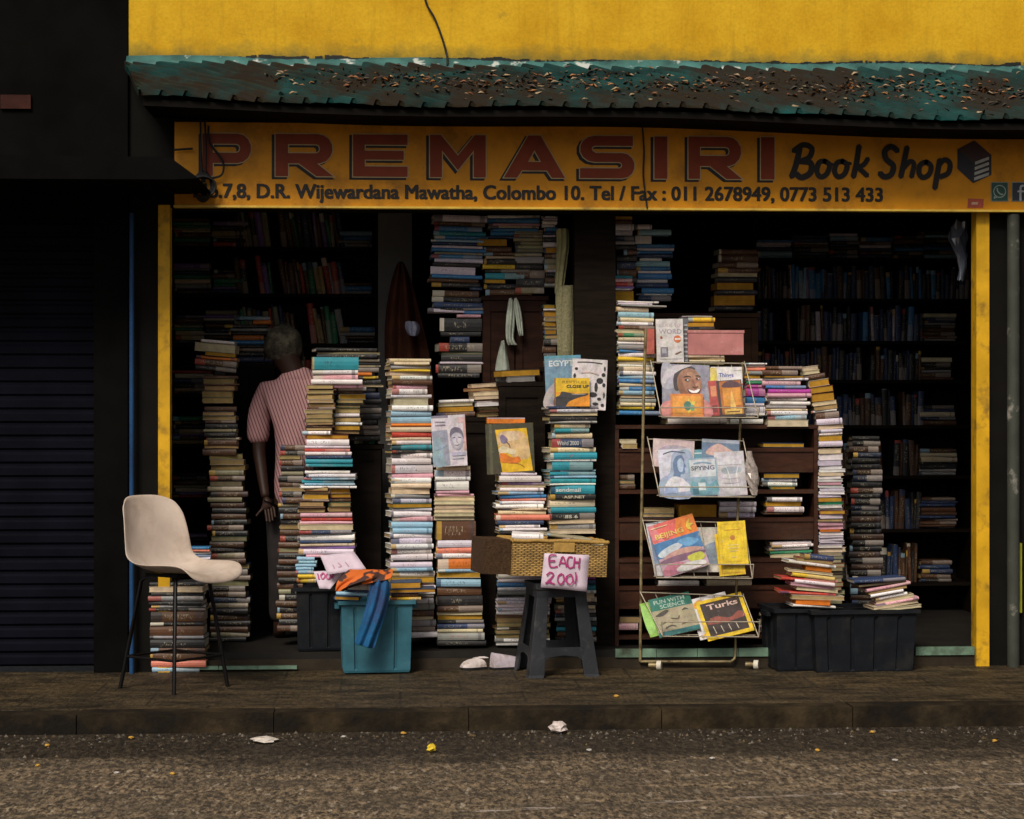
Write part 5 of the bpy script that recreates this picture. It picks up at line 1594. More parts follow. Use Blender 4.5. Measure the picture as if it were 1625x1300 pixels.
display('grey patterned book wedged beside the worn pink box', 1087, 575, 11, 70, .14, 3, (.14, .14, .15), [('r', (.42, .42, .44), .1, v / 10 + .02, .9, v / 10 + .06) for v in range(9)], group=TP, t=.05)
display('blue book with a desert scene standing beside the pillar', 896, 648, 58, 84, .06, 5, (.16, .27, .36),
        [('r', (.10, .28, .36), 0, .95, 1, 1), ('p', (.44, .38, .38), [(0, .3), (.3, .5), (.6, .45), (1, .55), (1, 0), (0, 0)], 1), ('p', (.30, .3, .33), [(.1, .1), (.4, .42), (.7, .3), (.9, .1)], 1), ('t', (.62, .62, .62), 'EGYPT', .12, .8, .8, .11, .02)], roll=-2, group=TP)
display('white picture book with scattered black marks standing by the pillar', 933, 650, 56, 80, .04, 5, (.62, .56, .56),
        [('s', BKC, [(.15, .93), (.5, .94), (.85, .92)], .035)] + [('p', BKC, ell(*q)) for q in ((.12, .8, .05, .03, 8), (.08, .66, .04, .05, 8), (.1, .5, .05, .03, 8), (.93, .82, .03, .05, 8), (.9, .7, .06, .04, 8), (.8, .58, .1, .06, 10), (.92, .5, .05, .04, 8), (.7, .45, .05, .1, 8), (.62, .3, .12, .05, 10), (.8, .22, .06, .03, 8), (.93, .3, .03, .06, 8), (.7, .12, .09, .03, 8), (.9, .1, .05, .03, 8), (.5, .08, .08, .02, 8))] + [('s', (.5, .35, .3), [(.25, .72), (.5, .74), (.75, .7)], .02)], roll=3, group=TP)
display('yellow and orange book with a grey crocodile on its cover', 908, 645, 56, 45, .01, 6, (.66, .42, .02),
        [('r', (.70, .26, .02), 0, 0, 1, .5), ('p', (.66, .36, .02), [(0, .4), (1, .55), (1, .45), (0, .3)], 0), ('p', (.05, .045, .045), [(0, 0), (0, .3), (.14, .38), (.2, .52), (.34, .5), (.6, .44), (.95, .46), (.9, .38), (.66, .3), (.4, .16), (.3, 0)], 1), ('s', (.3, .28, .26), [(.5, .42), (.7, .42), (.88, .43)], .02), ('s', (.02, .02, .02), [(.08, .3), (.3, .3), (.5, .26)], .02),
         ('t', (.32, .2, .01), 'REPTILES', .22, .92, .82, .09, .0), ('t', BKC, 'CLOSE UP', .34, .98, .66, .10, .025), ('r', (.25, .1, .04), 0, 0, .03, 1)], group=TP)
display('lilac book with a portrait of a young man standing on the stack', 715, 740, 54, 81, .04, 4, (.60, .54, .58),
        [('r', (.22, .2, .26), 0, .95, .5, 1), ('p', (.30, .30, .38), [(0, .7), (.46, .72), (.5, .02), (.06, .0)], 0), ('p', (.28, .38, .44), [(.02, .02), (.02, .4), (.16, .58), (.3, .46), (.34, .1), (.4, .02)], 1), ('s', (.18, .24, .3), [(.1, .32), (.3, .36), (.42, .4)], .02), ('r', (.62, .40, .42), .78, .84, .98, .95), ('p', (.62, .36, .34), [(.93, .3), (1, .3), (1, .95), (.93, .8)], 0),
         ('p', (.38, .35, .42), ell(.73, .52, .2, .21, 20)), ('p', (.15, .14, .19), [(.53, .56), (.55, .7), (.68, .76), (.84, .73), (.92, .62), (.92, .52), (.86, .62), (.7, .66), (.58, .6)], 1), ('p', (.5, .47, .52), [(.6, .52), (.62, .62), (.76, .64), (.85, .58), (.84, .46), (.74, .35), (.64, .42)], 1),
         ('s', (.13, .12, .17), [(.61, .55), (.68, .56)], .03), ('s', (.13, .12, .17), [(.77, .56), (.84, .55)], .03), ('s', (.25, .22, .28), [(.73, .54), (.72, .47), (.75, .46)], .02), ('s', (.2, .16, .2), [(.67, .41), (.73, .4), (.79, .415)], .025), ('r', (.42, .4, .5), .56, .2, .96, .27), ('r', (.48, .46, .54), .56, .14, .9, .17), ('s', (.36, .32, .4), [(.1, .88), (.4, .88)], .03), ('s', (.36, .32, .4), [(.1, .82), (.4, .82)], .03)], roll=-3, group=TP)
display('dark olive book with a yellow and orange picture standing on its stack', 811, 752, 76, 80, .02, 4, (.06, .055, .03),
        [('r', (.10, .09, .05), .07, 0, .13, 1), ('p', (.70, .42, .02), [(.2, .88), (.86, .90), (.96, .05), (.32, .03)], 0), ('p', (.62, .42, .2), [(.25, .8), (.5, .85), (.8, .8), (.9, .5), (.88, .3), (.6, .3), (.4, .5), (.26, .55)], 1), ('p', (.66, .5, .32), [(.3, .8), (.6, .84), (.72, .72), (.6, .66), (.4, .66)], 1), ('p', (.22, .17, .26), [(.3, .74), (.36, .78), (.46, .68), (.4, .6), (.32, .62)], 1), ('p', (.66, .56, .36), [(.26, .5), (.36, .56), (.5, .5), (.62, .46), (.56, .38), (.4, .42), (.28, .42)], 1),
         ('p', (.66, .18, .02), [(.28, .4), (.4, .4), (.54, .32), (.66, .34), (.72, .26), (.6, .2), (.4, .22), (.3, .24)], 1), ('s', (.3, .1, .03), [(.5, .22), (.68, .19), (.78, .12)], .012), ('s', (.1, .08, .1), [(.42, .64), (.48, .58), (.5, .52)], .02)], roll=-2, group=TP)
display('orange spined book laid on top of the yellow picture book', 803, 672, 60, 9, .06, 0, (.66, .19, .02), [('r', (.4, .36, .42), 0, .8, 1, 1)], t=.15, group=TP)
# worn pink carton
mb = MB()
pa, pb = P(1092, 563, .12), P(1180, 563, .12)
pz = P(1092, 525, .12).z - pa.z
w = (pb - pa).length
mb.box(-w / 2, w / 2, 0, .2, 0, pz, 0, (.48, .20, .19))
PK = simple('worn_pink_card', (.50, .20, .19), .7, .3, 7, dirt=(.55, .38, .34), dscale=9, dlo=.55, dhi=.7)
cart = mb.build('carton', PK, loc=((pa + pb) / 2), bevel=.004)
tag(cart, 'worn pink cardboard box lying on cream books above the wire rack', 'box')
mb = MB(); mb.box(-w / 2 - .004, w / 2 + .004, -.004, .204, pz - .012, pz + .003); mb.build('lid', PK, cart, bevel=.002)
stack('short pile beneath the worn pink carton', .12, 563.5, (1093, 1150, 1094, 1150), 'C4 T4 C4 T3', jit=1)
stack('short pile behind the worn pink carton', .3, 501, (1088, 1132, 1088, 1134), 'G3:1082-1130 Y7:1092-1134 A8 N3', jit=1)
for s in SPECS[-8:]:
    cv, pg = MB(), MB()
    book_geo(cv, pg, s['L'], s['W'], s['t'], s['cc'], s['pc'], s['B'], s['uid'], s['warp'], s['soft'])
    o = cv.build('book', COVER); o.matrix_world = s['Mw']
    tag(o, 'thin %s book, %s in the %s' % (s['word'], ORD[s['n']] + (' from the top' if s['n'] else ''), s['desc']), 'book', s['group'])
    pg.build('pages', PAGES, o)
mb = MB(); Zc = Z(523, .3, 1110); mb.box(P(1082, 540, .3).x, P(1140, 540, .3).x, .29, .5, Z(674, .3, 1110), Zc)
tag(mb.build('cardboard_box', simple('brown_card', (.11, .07, .035), .8, .4, 6), bevel=.003), 'plain brown cardboard box hidden behind the pink carton', 'box')

# titles on four manuals
def title(label_part, words, px0, px1, y0, y1, col, Ysp):
    tgt = None
    for s in SPECS:
        if s['desc'].startswith('stack of computer manuals') and label_part == s['n']:
            tgt = s
    ob = [o for o in COL.objects if o.get('label') == tgt['label']][0]
    me, bb = text_mesh(words, 1.0, .02)
    t, L = tgt['t'], tgt['L']
    u0, u1 = (px0 - 876) / 68, (px1 - 876) / 68
    kx = (u1 - u0) * L / (bb[1] - bb[0]); kz = t * .5 / .72
    mb = MB(); mb.add_mesh(me, XZ(-L / 2 + u0 * L - bb[0] * kx, -min(.003, t * .12) - .0012, t * .26, kx, kz), 0, col)
    mb.build('title', PAINT, ob)
toks = 'N5 L6 C4 _2 K7 G4 C8 E7 C9 N14 C8 E11 W4 E13 S3 E6 S4 E8 W3 E14 K9 C12 E9 K11 C6 G9 C7'.split()
for wd, i, a, b_, col in (('Word 2000', toks.index('N14'), 884, 920, (.5, .5, .48)), ('sendmail', toks.index('E14'), 884, 922, (.6, .64, .62)), ('ASP.NET', toks.index('K9'), 896, 928, (.62, .55, .4)), ('IIS 6', toks.index('K11'), 899, 918, (.62, .6, .5))):
    try:
        title(i, wd, a, b_, 0, 0, col, 0)
    except Exception as ex:
        print('title', wd, ex)
# ================================================================== WIRE RACK
RACKM = simple('dull_brass_wire', (.30, .235, .12), .45, .4, 30, metal=.35, dirt=(.09, .06, .03), dscale=14, dlo=.5, dhi=.65)
RACKW = simple('pale_wire', (.42, .36, .27), .45, .3, 30, metal=.3)
ry0 = -.02
rk0 = P(1016, 1052, ry0)
rack = empty('wire_rack', (P(1100, 1052, ry0).x, ry0, 0))
tag(rack, 'dull metal wire display rack on casters holding four trays of books', 'display rack')
def rpart(mb, nm, m, par=None, **k):
    o = mb.build(nm, m, **k); o.parent = par or rack
    if par is None:
        o.matrix_parent_inverse = Matrix.Translation(-Vector(rack.location))
    return o
mb = MB()
mb.tube([P(1016, 1050, ry0), P(1018, 820, ry0 + .01), P(1022, 600, ry0 + .02), P(1025, 522, ry0 + .02)], .0085, 10)
mb.tube([P(1016, 1050, ry0), P(1160, 1050, ry0 - .02)], .008, 8)
mb.tube(smooth_open([P(1160, 1050, ry0 - .02), P(1166, 1044, ry0 - .01), P(1167, 1030, ry0)], 4) + [P(1170, 840, ry0), P(1174, 690, ry0), P(1179, 575, ry0 + .01)], .0075, 8)
mb.tube([P(1030, 1056, ry0 + .06), P(1048, 1056, ry0 - .06)], .006, 6)
mb.tube([P(1185, 1056, ry0 + .06), P(1200, 1056, ry0 - .06)], .006, 6)
mb.tube([P(1030, 1056, ry0 + .06), P(1185, 1056, ry0 + .06)], .006, 6)
rpart(mb, 'frame', RACKM)
for px in (1046, 1200):
    c = P(px, 1057, ry0 - .07); c.z = .026
    mb = MB(); mb.tube([c + Vector((-.055, .02, 0)), c + Vector((-.012, .004, 0))], .014, 10); rpart(mb, 'caster', RACKM)
    mb = MB(); mb.tube([c + Vector((-.0115, .004, 0)), c + Vector((.012, -.004, 0))], .026, 16); rpart(mb, 'caster_wheel', simple('white_wheel', (.62, .56, .45), .5, .2))
for px in (1030, 1185):
    c = P(px, 1050, ry0 + .06); c.z = .026
    mb = MB(); mb.tube([c + Vector((-.012, 0, 0)), c + Vector((.012, 0, 0))], .026, 16); rpart(mb, 'caster_wheel', BLACK_RUBBER)
TR = [((1033, 575), (1182, 577), (1050, 662), (1203, 663), 647), ((1028, 697), (1180, 700), (1047, 788), (1198, 789), 773), ((1020, 826), (1181, 830), (1042, 917), (1194, 918), 896), ((1016, 940), (1180, 946), (1052, 1010), (1204, 1011), 987)]
for tl, tr, bl, br, fy in TR:
    yb, yf = -.03, -.165
    TL, TRr, BL, BR = P(*tl, yb), P(*tr, yb), P(*bl, yf), P(*br, yf)
    FL, FR = P(bl[0] - 2, fy, yf - .012), P(br[0] + 2, fy, yf - .012)
    mb = MB()
    for a, b_ in ((TL, TRr), (TL, BL), (TRr, BR), (BL, BR), (FL, FR), (BL, FL), (BR, FR)):
        mb.tube([a, b_], .0034, 6)
    BLb, BRb = BL + Vector((-.01, .05, .004)), BR + Vector((-.01, .05, .004))
    mb.tube([BLb, BRb], .0028, 6)
    for i in range(1, 7):
        t = i / 7
        mb.tube([TL.lerp(TRr, t) + Vector((0, .012, 0)), BLb.lerp(BRb, t) + Vector((0, .004, 0)), BL.lerp(BR, t)], .0018, 5)
    for q, dx in ((TL, -1), (TRr, 1)):
        mb.tube([q, q + Vector((-.012 * dx * -1 * 0, .02, .012))], .003, 5)
    rpart(mb, 'tray', RACKW)
mb = MB()
pts = []
for i in range(9):
    t = i / 8
    row = []
    for k in range(10):
        a = k / 10 * 6.283
        r = (.012 + .022 * math.sin(t * 3.1)) * random.uniform(.7, 1.3)
        c = P(1189 + 8 * t, 716 + 70 * t, -.17)
        row.append((c.x + r * math.cos(a), c.y + r * .7 * math.sin(a), c.z))
    pts.append(row)
mb.grid(pts, closed=True, smooth=False, col=(.45, .38, .34))
tag(mb.build('plastic_bag', mat_print('wrinkled_film', .2, .55, 60)), 'crinkled clear bag hanging at the end of the second rack tray', 'plastic bag')

# ================================================================== PAPER CARDS
def card(label, quad, Y, strokes, colp=(.62, .50, .58), ink=(.42, .03, .17), wpx=2.3, dy=.002, dyb=0.0):
    """quad: tl, tr, br, bl in photo pixels; strokes in photo pixels"""
    q = [P(x, y, Y + (dyb if i < 2 else 0)) for i, (x, y) in enumerate(quad)]
    mb = MB()
    n = 6
    rows = []
    for i in range(n + 1):
        a, b_ = q[0].lerp(q[3], i / n), q[1].lerp(q[2], i / n)
        rows.append([a.lerp(b_, k / n) + Vector((0, .004 * math.sin(k * 1.1 + i * .6), 0)) for k in range(n + 1)])
    mb.grid(rows, 0, colp)
    c = q[0].lerp(q[2], .5)
    o = mb.build('price_card', PAPERC, loc=(0, 0, 0))
    so = o.modifiers.new('thick', 'SOLIDIFY'); so.thickness = .0012
    tag(o, label, 'price card')
    m2 = MB()
    nrm = (q[1] - q[0]).cross(q[3] - q[0]).normalized()
    if nrm.y > 0:
        nrm = -nrm
    for i, s in enumerate(strokes):
        pts3 = []
        for x, y in s:
            d = FWD + RGT * ((x - CX) / FPX) + Vector((0, 0, (CY - y) / FPX))
            t = (q[0] - CAMP).dot(nrm) / d.dot(nrm)
            pts3.append(CAMP + d * t + nrm * (.0075 + .0003 * i))
        w = wpx / S(s[0][0], Y)
        sm = smooth_open(pts3, 4)
        L, R = [], []
        for k, p in enumerate(sm):
            t = (sm[min(k + 1, len(sm) - 1)] - sm[max(k - 1, 0)]).normalized()
            sd = nrm.cross(t).normalized() * w / 2 * random.uniform(.75, 1.25)
            L.append(p + sd); R.append(p - sd)
        for k in range(len(sm) - 1):
            m2.face([L[k], R[k], R[k + 1], L[k + 1]], 0, ink)
    m2.build('handwriting', PAINT, o)
    return o
PAPERC = mat_print('pink_paper', .75, .18, 14)
card('pinkish card hand lettered in magenta hung on the wicker basket front', [(864, 878), (935, 881), (931, 939), (858, 932)], -.405,
     [[(883, 881), (872, 882), (873, 899), (885, 899)], [(872, 890), (881, 890)], [(887, 898), (893, 883), (899, 900)], [(889, 893), (897, 894)], [(909, 885), (903, 884), (900, 892), (903, 901), (911, 899)], [(912, 884), (910, 901)], [(920, 885), (918, 902)], [(911, 892), (919, 892)],
      [(867, 913), (873, 908), (878, 912), (873, 919), (866, 926), (871, 924), (880, 927)], [(865, 925), (875, 922)], [(892, 910), (886, 914), (885, 922), (890, 927), (895, 920), (893, 911)], [(906, 911), (899, 915), (899, 923), (905, 927), (909, 920), (906, 911)], [(913, 908), (914, 917), (912, 927)]], wpx=2.6)
card('creased pink paper lying over the top of the teal crate heap', [(508, 882), (562, 876), (581, 903), (520, 912)], -.2, [[(528, 897), (531, 903)], [(536, 894), (542, 899), (537, 901)], [(548, 893), (553, 899)]], ink=(.45, .22, .28), wpx=1.5, dyb=.06)
card('pink paper scrap with scrawled magenta price drooping off the black crate', [(497, 907), (548, 905), (524, 935), (507, 934)], -.17, [[(504, 911), (506, 920)], [(513, 910), (509, 914), (512, 920), (516, 915), (513, 910)], [(522, 910), (518, 914), (520, 920), (525, 916), (522, 910)], [(529, 909), (527, 919)]], wpx=2.2, dyb=.05)

# ================================================================== CLOTH, BAGS, SHOES
def cloth(name, label, cat, outline_rows, mat, Y, thick=.006, bulge=.03, seed=0, col=(1, 1, 1), fold=.008):
    """rows of (xl, xr, y[, dY]) in photo pixels from the top down"""
    rnd = random.Random(seed)
    rows = []
    m = 12
    for i, r in enumerate(outline_rows):
        xl, xr, py = r[:3]
        dY = r[3] if len(r) > 3 else 0
        a, b_ = P(xl, py, Y + dY), P(xr, r[4] if len(r) > 4 else py, Y + dY)
        row = []
        for k in range(m + 1):
            u = k / m
            q = a.lerp(b_, u)
            q = q + Vector((0, -bulge * math.sin(math.pi * u) + fold * math.sin(u * 14 + seed + i * .5) + rnd.uniform(-.003, .003), rnd.uniform(-.003, .003)))
            row.append(q)
        rows.append(row)
    mb = MB(); mb.grid(rows, 0, col)
    o = mb.build(name, mat)
    so = o.modifiers.new('thick', 'SOLIDIFY'); so.thickness = thick; so.offset = 0
    sb = o.modifiers.new('sub', 'SUBSURF'); sb.levels = 2; sb.render_levels = 2
    return tag(o, label, cat)
BLUEC = simple('blue_cloth', (.012, .10, .24), .85, .35, 8, bump=.5, bscale=160, dirt=(.03, .05, .13), dscale=6)
def mat_orange():
    m, nt, b = nodes_of('orange_print_cloth')
    f = ramp(nt, noise(nt, 15, 2, .4), [(.50, 0), (.54, 1)])
    nt.links.new(mixc(nt, f, (.58, .12, .012), (.05, .02, .015)), b.inputs['Base Color'])
    b.inputs['Roughness'].default_value = .8
    return m
cloth('cloth', 'orange printed cloth draped over the books in the teal crate', 'cloth',
      [(556, 624, 903, .02), (548, 624, 908, -.02), (542, 622, 914, -.06), (536, 620, 920, -.07), (533, 560, 930, -.075), (532, 546, 938, -.075)], mat_orange(), -.23, seed=2, thick=.003, fold=.016)
cloth('cloth', 'blue rag hanging down the front of the teal crate', 'cloth',
      [(594, 612, 914, .06), (590, 617, 920, .0), (586, 619, 935, -.01), (582, 617, 955, -.015), (576, 611, 980, -.02), (568, 602, 1003, -.025), (561, 594, 1022, -.025, 1032)], BLUEC, -.295, bulge=.02, thick=.004, seed=5, fold=.014)
BAGG = simple('pale_polythene', (.34, .37, .31), .28, .35, 9, bump=.5, bscale=30, dirt=(.12, .13, .10), dscale=8)
cloth('plastic_bag', 'pale polythene bag hanging by its corner from the reddish cabinet', 'plastic bag', [(808, 812, 473), (806, 817, 485), (803, 817, 505), (802, 816, 525), (803, 814, 540), (806, 822, 548)], BAGG, .44, bulge=.03, seed=3)
cloth('plastic_bag', 'second polythene bag hanging just beside the one hung by its corner', 'plastic bag', [(816, 819, 473), (815, 824, 482), (818, 828, 500), (820, 830, 518), (824, 831, 534)], BAGG, .43, bulge=.03, seed=4)
cloth('plastic_bag', 'drooping lower polythene bag slumped on the tan pile', 'plastic bag', [(796, 800, 540), (791, 806, 555), (785, 812, 575), (783, 818, 592), (784, 816, 606)], BAGG, .5, bulge=.05, seed=8)
BROWNC = simple('rust_brown_cloth', (.06, .018, .008), .85, .6, 6, bump=.4, bscale=60)
cloth('hanging_coat', 'rust brown coat hanging in the dim middle of the shop', 'coat', [(632, 640, 415), (622, 652, 440), (614, 662, 480), (610, 672, 520), (610, 682, 560), (612, 688, 610), (616, 690, 660)], BROWNC, .95, bulge=.05, thick=.01, seed=1, fold=.035)
cloth('cloth', 'crumpled bluish white cloth tucked in the rust brown coat', 'cloth', [(644, 660, 510), (642, 667, 517), (644, 666, 526), (650, 662, 534)], simple('bluish_white_cloth', (.32, .33, .45), .6, .4, 20, bump=.6, bscale=80), .8, bulge=.03, seed=6)
cloth('paper_sheaf', 'yellowed papers hanging from a string beside the pillar', 'papers', [(882, 903, 362), (884, 904, 385), (883, 901, 410), (881, 897, 440), (880, 893, 468)], simple('yellowed_paper', (.32, .30, .15), .8, .4, 12, bump=.4), .36, bulge=.02, seed=7)
cloth('burlap_sack', 'pale folded burlap sack standing against the pillar', 'sack', [(886, 911, 452), (885, 912, 475), (885, 912, 505), (886, 912, 540), (886, 911, 578)], simple('burlap', (.22, .20, .11), .9, .4, 90, bump=.6, bscale=140), .36, bulge=.03, thick=.05, seed=9)
FILM = simple('shiny_film', (.10, .11, .14), .12, .3, 10, bump=.6, bscale=14, spec=1.0)
def film(label, seed, pts):
    rnd = random.Random(seed)
    rows = []
    for i, (x0, x1, y) in enumerate(pts):
        row = []
        for k in range(13):
            a = k / 13 * 6.283
            cx, rx = (x0 + x1) / 2, (x1 - x0) / 2
            q = P(cx + rx * math.cos(a) * rnd.uniform(.55, 1.1), y + rnd.uniform(-3, 3), .22 + .05 * math.sin(a) * rnd.uniform(.6, 1.2))
            row.append(q)
        rows.append(row)
    mb = MB(); mb.grid(rows, closed=True, smooth=False); mb.face(rows[0][::-1]); mb.face(rows[-1])
    tag(mb.build('plastic_bag', FILM), label, 'plastic bag')
film('shiny black plastic bag bunched up high beside the yellow doorpost', 3, [(1512, 1538, 350), (1508, 1540, 362), (1504, 1538, 378), (1506, 1534, 392), (1514, 1536, 408), (1520, 1534, 428), (1518, 1530, 445)])

def shoe(label, px, py, wpx, yaw, col):
    c = G(px, py, 0.0)
    e = empty('shoe', (c.x, c.y, 0), (0, 0, rad(yaw)))
    tag(e, label, 'shoe')
    L, W = .25, .09
    rows = []
    for i in range(12):
        t = i / 11
        w = W * (.55 + .45 * math.sin(min(1, t * 1.25) * math.pi * .5)) * (1 if t < .82 else math.sqrt(max(.02, 1 - ((t - .82) / .2) ** 2)))
        hh = (.085 - .05 * t) * (1 if t < .8 else math.sqrt(max(.05, 1 - ((t - .8) / .22) ** 2)))
        rows.append([(-L / 2 + L * t, w / 2 * math.cos(k / 11 * math.pi), .012 + hh * math.sin(k / 11 * math.pi) ** .8) for k in range(12)])
    mb = MB(); mb.grid(rows); mb.face([r for r in rows[0]]); mb.face(rows[-1][::-1])
    mb.build('upper', simple('off_white_canvas', col, .8, .25, 15, dirt=(.3, .24, .2), dscale=20), e)
    mb = MB()
    out = [(r[0][0], r[0][1] * 1.08) for r in rows] + [(r[-1][0], r[-1][1] * 1.08) for r in rows[::-1]]
    mb.face([(x, y, .001) for x, y in out][::-1]); mb.face([(x, y, .014) for x, y in out])
    for i in range(len(out)):
        j = (i + 1) % len(out)
        mb.face([(*out[i], .001), (*out[j], .001), (*out[j], .014), (*out[i], .014)])
    mb.build('sole', BLACK_RUBBER, e)
shoe('off white shoe standing clear of the stool legs', 764, 1061, 30, 205, (.58, .50, .48))
shoe('off white shoe tucked against the stool leg', 812, 1061, 26, 25, (.50, .43, .48))

# ================================================================== PERSON
PYD = .66
px_s = S(470, PYD)
def pp(px, py, dy=0.0):
    return P(px, py, PYD) + Vector((0, dy, 0))
def skin_obj(name, verts, edges, radii, mat, parent=None, sub=2, root=0):
    me = bpy.data.meshes.new(name)
    me.from_pydata([tuple(v) for v in verts], edges, [])
    me.materials.append(mat)
    o = bpy.data.objects.new(name, me); COL.objects.link(o)
    sk = o.modifiers.new('skin', 'SKIN'); sk.use_smooth_shade = True
    for i, r in enumerate(radii):
        sv = me.skin_vertices[0].data[i]
        sv.radius = r if isinstance(r, tuple) else (r, r)
        sv.use_root = i == root
    sb = o.modifiers.new('sub', 'SUBSURF'); sb.levels = sub; sb.render_levels = sub
    if parent:
        o.parent = parent
    return o
SKINM = simple('dark_brown_skin', (.030, .014, .009), .5, .2, 12)
V = [pp(468, 800), pp(469, 745), pp(471, 690), pp(473, 640), pp(473, 604), pp(468, 592, -.01), pp(460, 580, .0), pp(451, 562, .02), pp(447, 546, .03),      # pelvis .. head 0-8
     pp(424, 622), pp(413, 650), pp(411, 715, -.01), pp(420, 770, -.09), pp(424, 790, -.12),                                                             # near arm 9-13
     pp(520, 618), pp(534, 652), pp(540, 710, .03), pp(536, 760, .12), pp(534, 780, .15),                                                                   # far arm 14-18
     pp(449, 822), pp(447, 905, -.03), pp(444, 1000, .02), pp(440, 1012, .12),                                                                            # leg 19-22
     pp(490, 822), pp(492, 905, -.01), pp(494, 1000, .05), pp(496, 1012, .15)]                                                                            # leg 23-26
E_ = [(0, 1), (1, 2), (2, 3), (3, 4), (4, 5), (5, 6), (6, 7), (7, 8), (3, 9), (9, 10), (10, 11), (11, 12), (12, 13), (3, 14), (14, 15), (15, 16), (16, 17), (17, 18), (0, 19), (19, 20), (20, 21), (21, 22), (0, 23), (23, 24), (24, 25), (25, 26)]
R_ = [(.15, .11), (.14, .10), (.15, .105), (.155, .105), (.10, .08), .066, .078, (.092, .11), (.08, .09), .06, .052, .042, .03, .026, .06, .052, .042, .03, .026, .085, .06, .042, .035, .085, .06, .042, .035]
body = skin_obj('person', V, E_, R_, SKINM)
tag(body, 'man in a pink striped shirt seen from behind, head bowed among the stacks', 'person')
def fingers(base, dirv, side, nm):
    vs, es, rs = [], [], []
    dirv = dirv.normalized(); side = side.normalized()
    for f in range(5):
        o_ = (f - 1.8) * .019
        L_ = (.05, .078, .085, .08, .062)[f]
        if f == 0:
            d = (dirv * .6 + side * -.8).normalized()
        else:
            d = dirv
        b0 = base + side * o_ * .9
        i = len(vs)
        vs += [b0, b0 + d * L_ * .5 + Vector((0, -.004, 0)), b0 + d * L_ + Vector((0, -.016, -.004))]
        es += [(i, i + 1), (i + 1, i + 2)]
        rs += [.0095, .0085, .007]
    return vs, es, rs
for wi, ei in ((13, 12), (18, 17)):
    dv = V[wi] - V[ei]
    side = dv.cross(Vector((0, 1, 0)))
    vs, es, rs = [V[wi] - dv.normalized() * .01, V[wi] + dv.normalized() * .045], [(0, 1)], [(.022, .03), (.02, .036)]
    fv, fe, fr = fingers(V[wi] + dv.normalized() * .06, dv, side, '')
    n0 = len(vs)
    vs += fv; es += [(a + n0, b + n0) for a, b in fe]; rs += fr
    es += [(1, n0 + 3 * f) for f in range(5)]
    skin_obj('hand', vs, es, rs, SKINM, body, 1)
def mat_shirt():
    m, nt, b = nodes_of('pink_striped_shirt')
    gm = N(nt, 'TexCoord')
    sp = N(nt, 'SeparateXYZ'); nt.links.new(gm.outputs['Object'], sp.inputs[0])
    w = mth(nt, 'SINE', mth(nt, 'MULTIPLY', mth(nt, 'ADD', sp.outputs[0], mth(nt, 'MULTIPLY', sp.outputs[2], .35)), 330))
    st = ramp(nt, w, [(.35, 0), (.75, 1)])
    nt.links.new(mixc(nt, st, (.46, .25, .25), (.15, .055, .06)), b.inputs['Base Color'])
    b.inputs['Roughness'].default_value = .85
    bp = N(nt, 'Bump', Strength=.5, Distance=.02); nt.links.new(noise(nt, 9, 4), bp.inputs['Height']); nt.links.new(bp.outputs[0], b.inputs['Normal'])
    return m
SV = [pp(468, 822), pp(469, 745), pp(471, 690), pp(473, 640), pp(473, 604), pp(471, 580), pp(422, 625), pp(411, 652), pp(409, 708), pp(522, 620), pp(536, 654), pp(540, 700, .02)]
SE = [(0, 1), (1, 2), (2, 3), (3, 4), (4, 5), (3, 6), (6, 7), (7, 8), (3, 9), (9, 10), (10, 11)]
SR = [(.19, .15), (.175, .13), (.18, .13), (.182, .128), (.125, .105), .082, .085, .075, .072, .085, .075, .07]
skin_obj('shirt', SV, SE, SR, mat_shirt(), body)
TV = [pp(468, 764), pp(449, 815), pp(447, 905, -.03), pp(444, 990, .02), pp(490, 815), pp(492, 905, -.01), pp(494, 990, .05)]
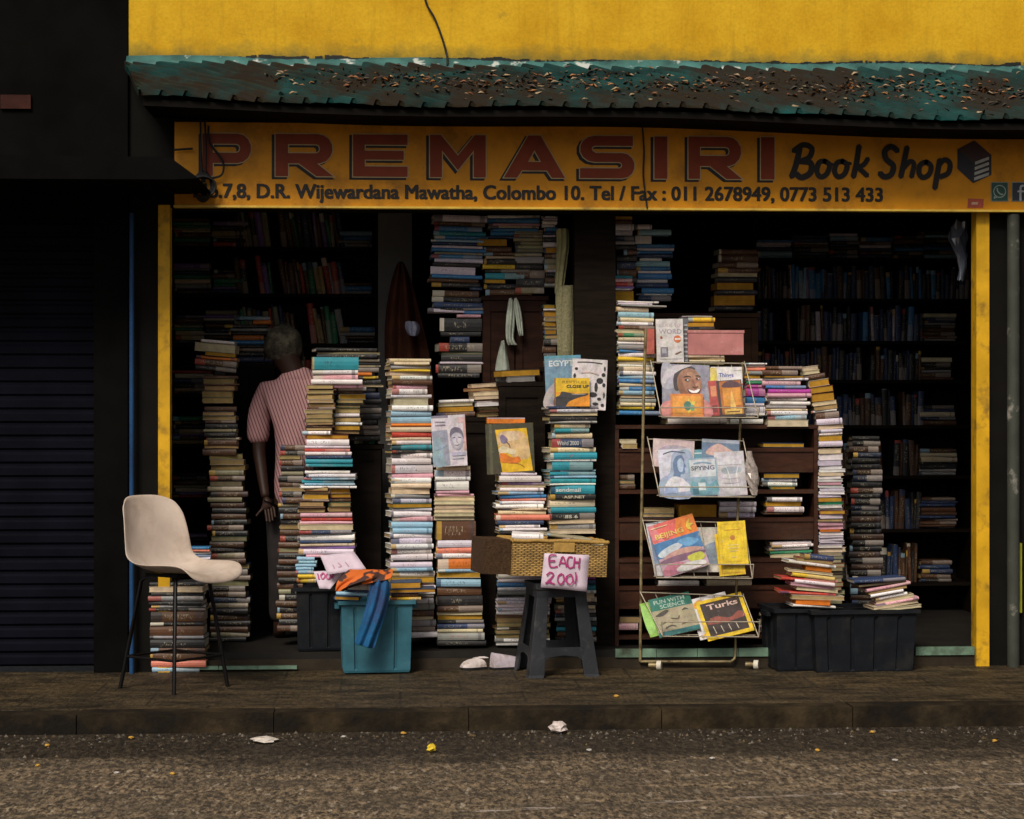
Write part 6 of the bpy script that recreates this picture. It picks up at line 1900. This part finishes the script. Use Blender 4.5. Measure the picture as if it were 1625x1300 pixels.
skin_obj('trousers', TV, [(0, 1), (1, 2), (2, 3), (0, 4), (4, 5), (5, 6)], [(.175, .13), .112, .082, .07, .108, .082, .07], simple('dark_trousers', (.022, .018, .018), .9, .4, 10), body)
# hair: greying cap on the crown and back of the head
hc = pp(449, 552, .03)
mb = MB()
rows = []
rnd = random.Random(5)
for i in range(15):
    rows.append([hc + Vector((.114 * math.sin(th) * math.cos(k / 30 * 6.283), .122 * math.sin(th) * math.sin(k / 30 * 6.283), .130 * math.cos(th) + .014)) + Vector((0, -.0, 0)) + Vector((rnd.uniform(-.004, .004), rnd.uniform(-.004, .004), rnd.uniform(-.004, .004))) for k in range(30) for th in (rad(3 + (128 if math.sin(k / 30 * 6.283) < .15 else 72) * i / 14),)])
mb.grid(rows, closed=True); mb.face(rows[0][::-1])
HAIR = simple('greying_hair', (.045, .038, .028), .9, .7, 40, bump=1.0, bscale=180, dirt=(.14, .12, .08), dscale=12, dlo=.45, dhi=.7)
hair = mb.build('hair', HAIR, body)
hair.matrix_world = Matrix.Rotation(0, 4, 'X')
mb = MB()
for s in (-1, 1):
    c = hc + Vector((s * .098, .03, -.045))
    rr = [[c + Vector((.012 * s * math.sin(math.pi * i / 6) , .02 * math.cos(k / 10 * 6.283) * math.sin(math.pi * i / 6), .034 * math.sin(k / 10 * 6.283) * math.sin(math.pi * i / 6))) + Vector((s * .014 * (1 - i / 6), 0, 0)) for k in range(10)] for i in range(7)]
    m_ = MB(); m_.grid(rr, closed=True); m_.build('ear', SKINM, body)
# face looks into the shop: nose, brow and mouth on the far side
m_ = MB()
f0 = hc + Vector((-.01, .115, -.02))
m_.grid([[f0 + Vector((.016 * (1 + i * .35) * math.cos(k / 8 * 6.283), .006 + .03 * math.sin(i / 4 * 1.5) * max(0, math.sin(k / 8 * 6.283)), -.014 * i)) for k in range(8)] for i in range(5)], closed=True)
m_.build('nose', SKINM, body)
shop_things = [o for o in COL.objects if o.parent is None]
print('books as things', N_BOOK, 'top level', len(shop_things))

for o in shop_things:
    if 'label' in o and not 4 <= len(re.findall(r"[A-Za-z0-9'-]+", o['label'])) <= 16:
        print('LABEL', len(o['label'].split()), o.name, o['label'])
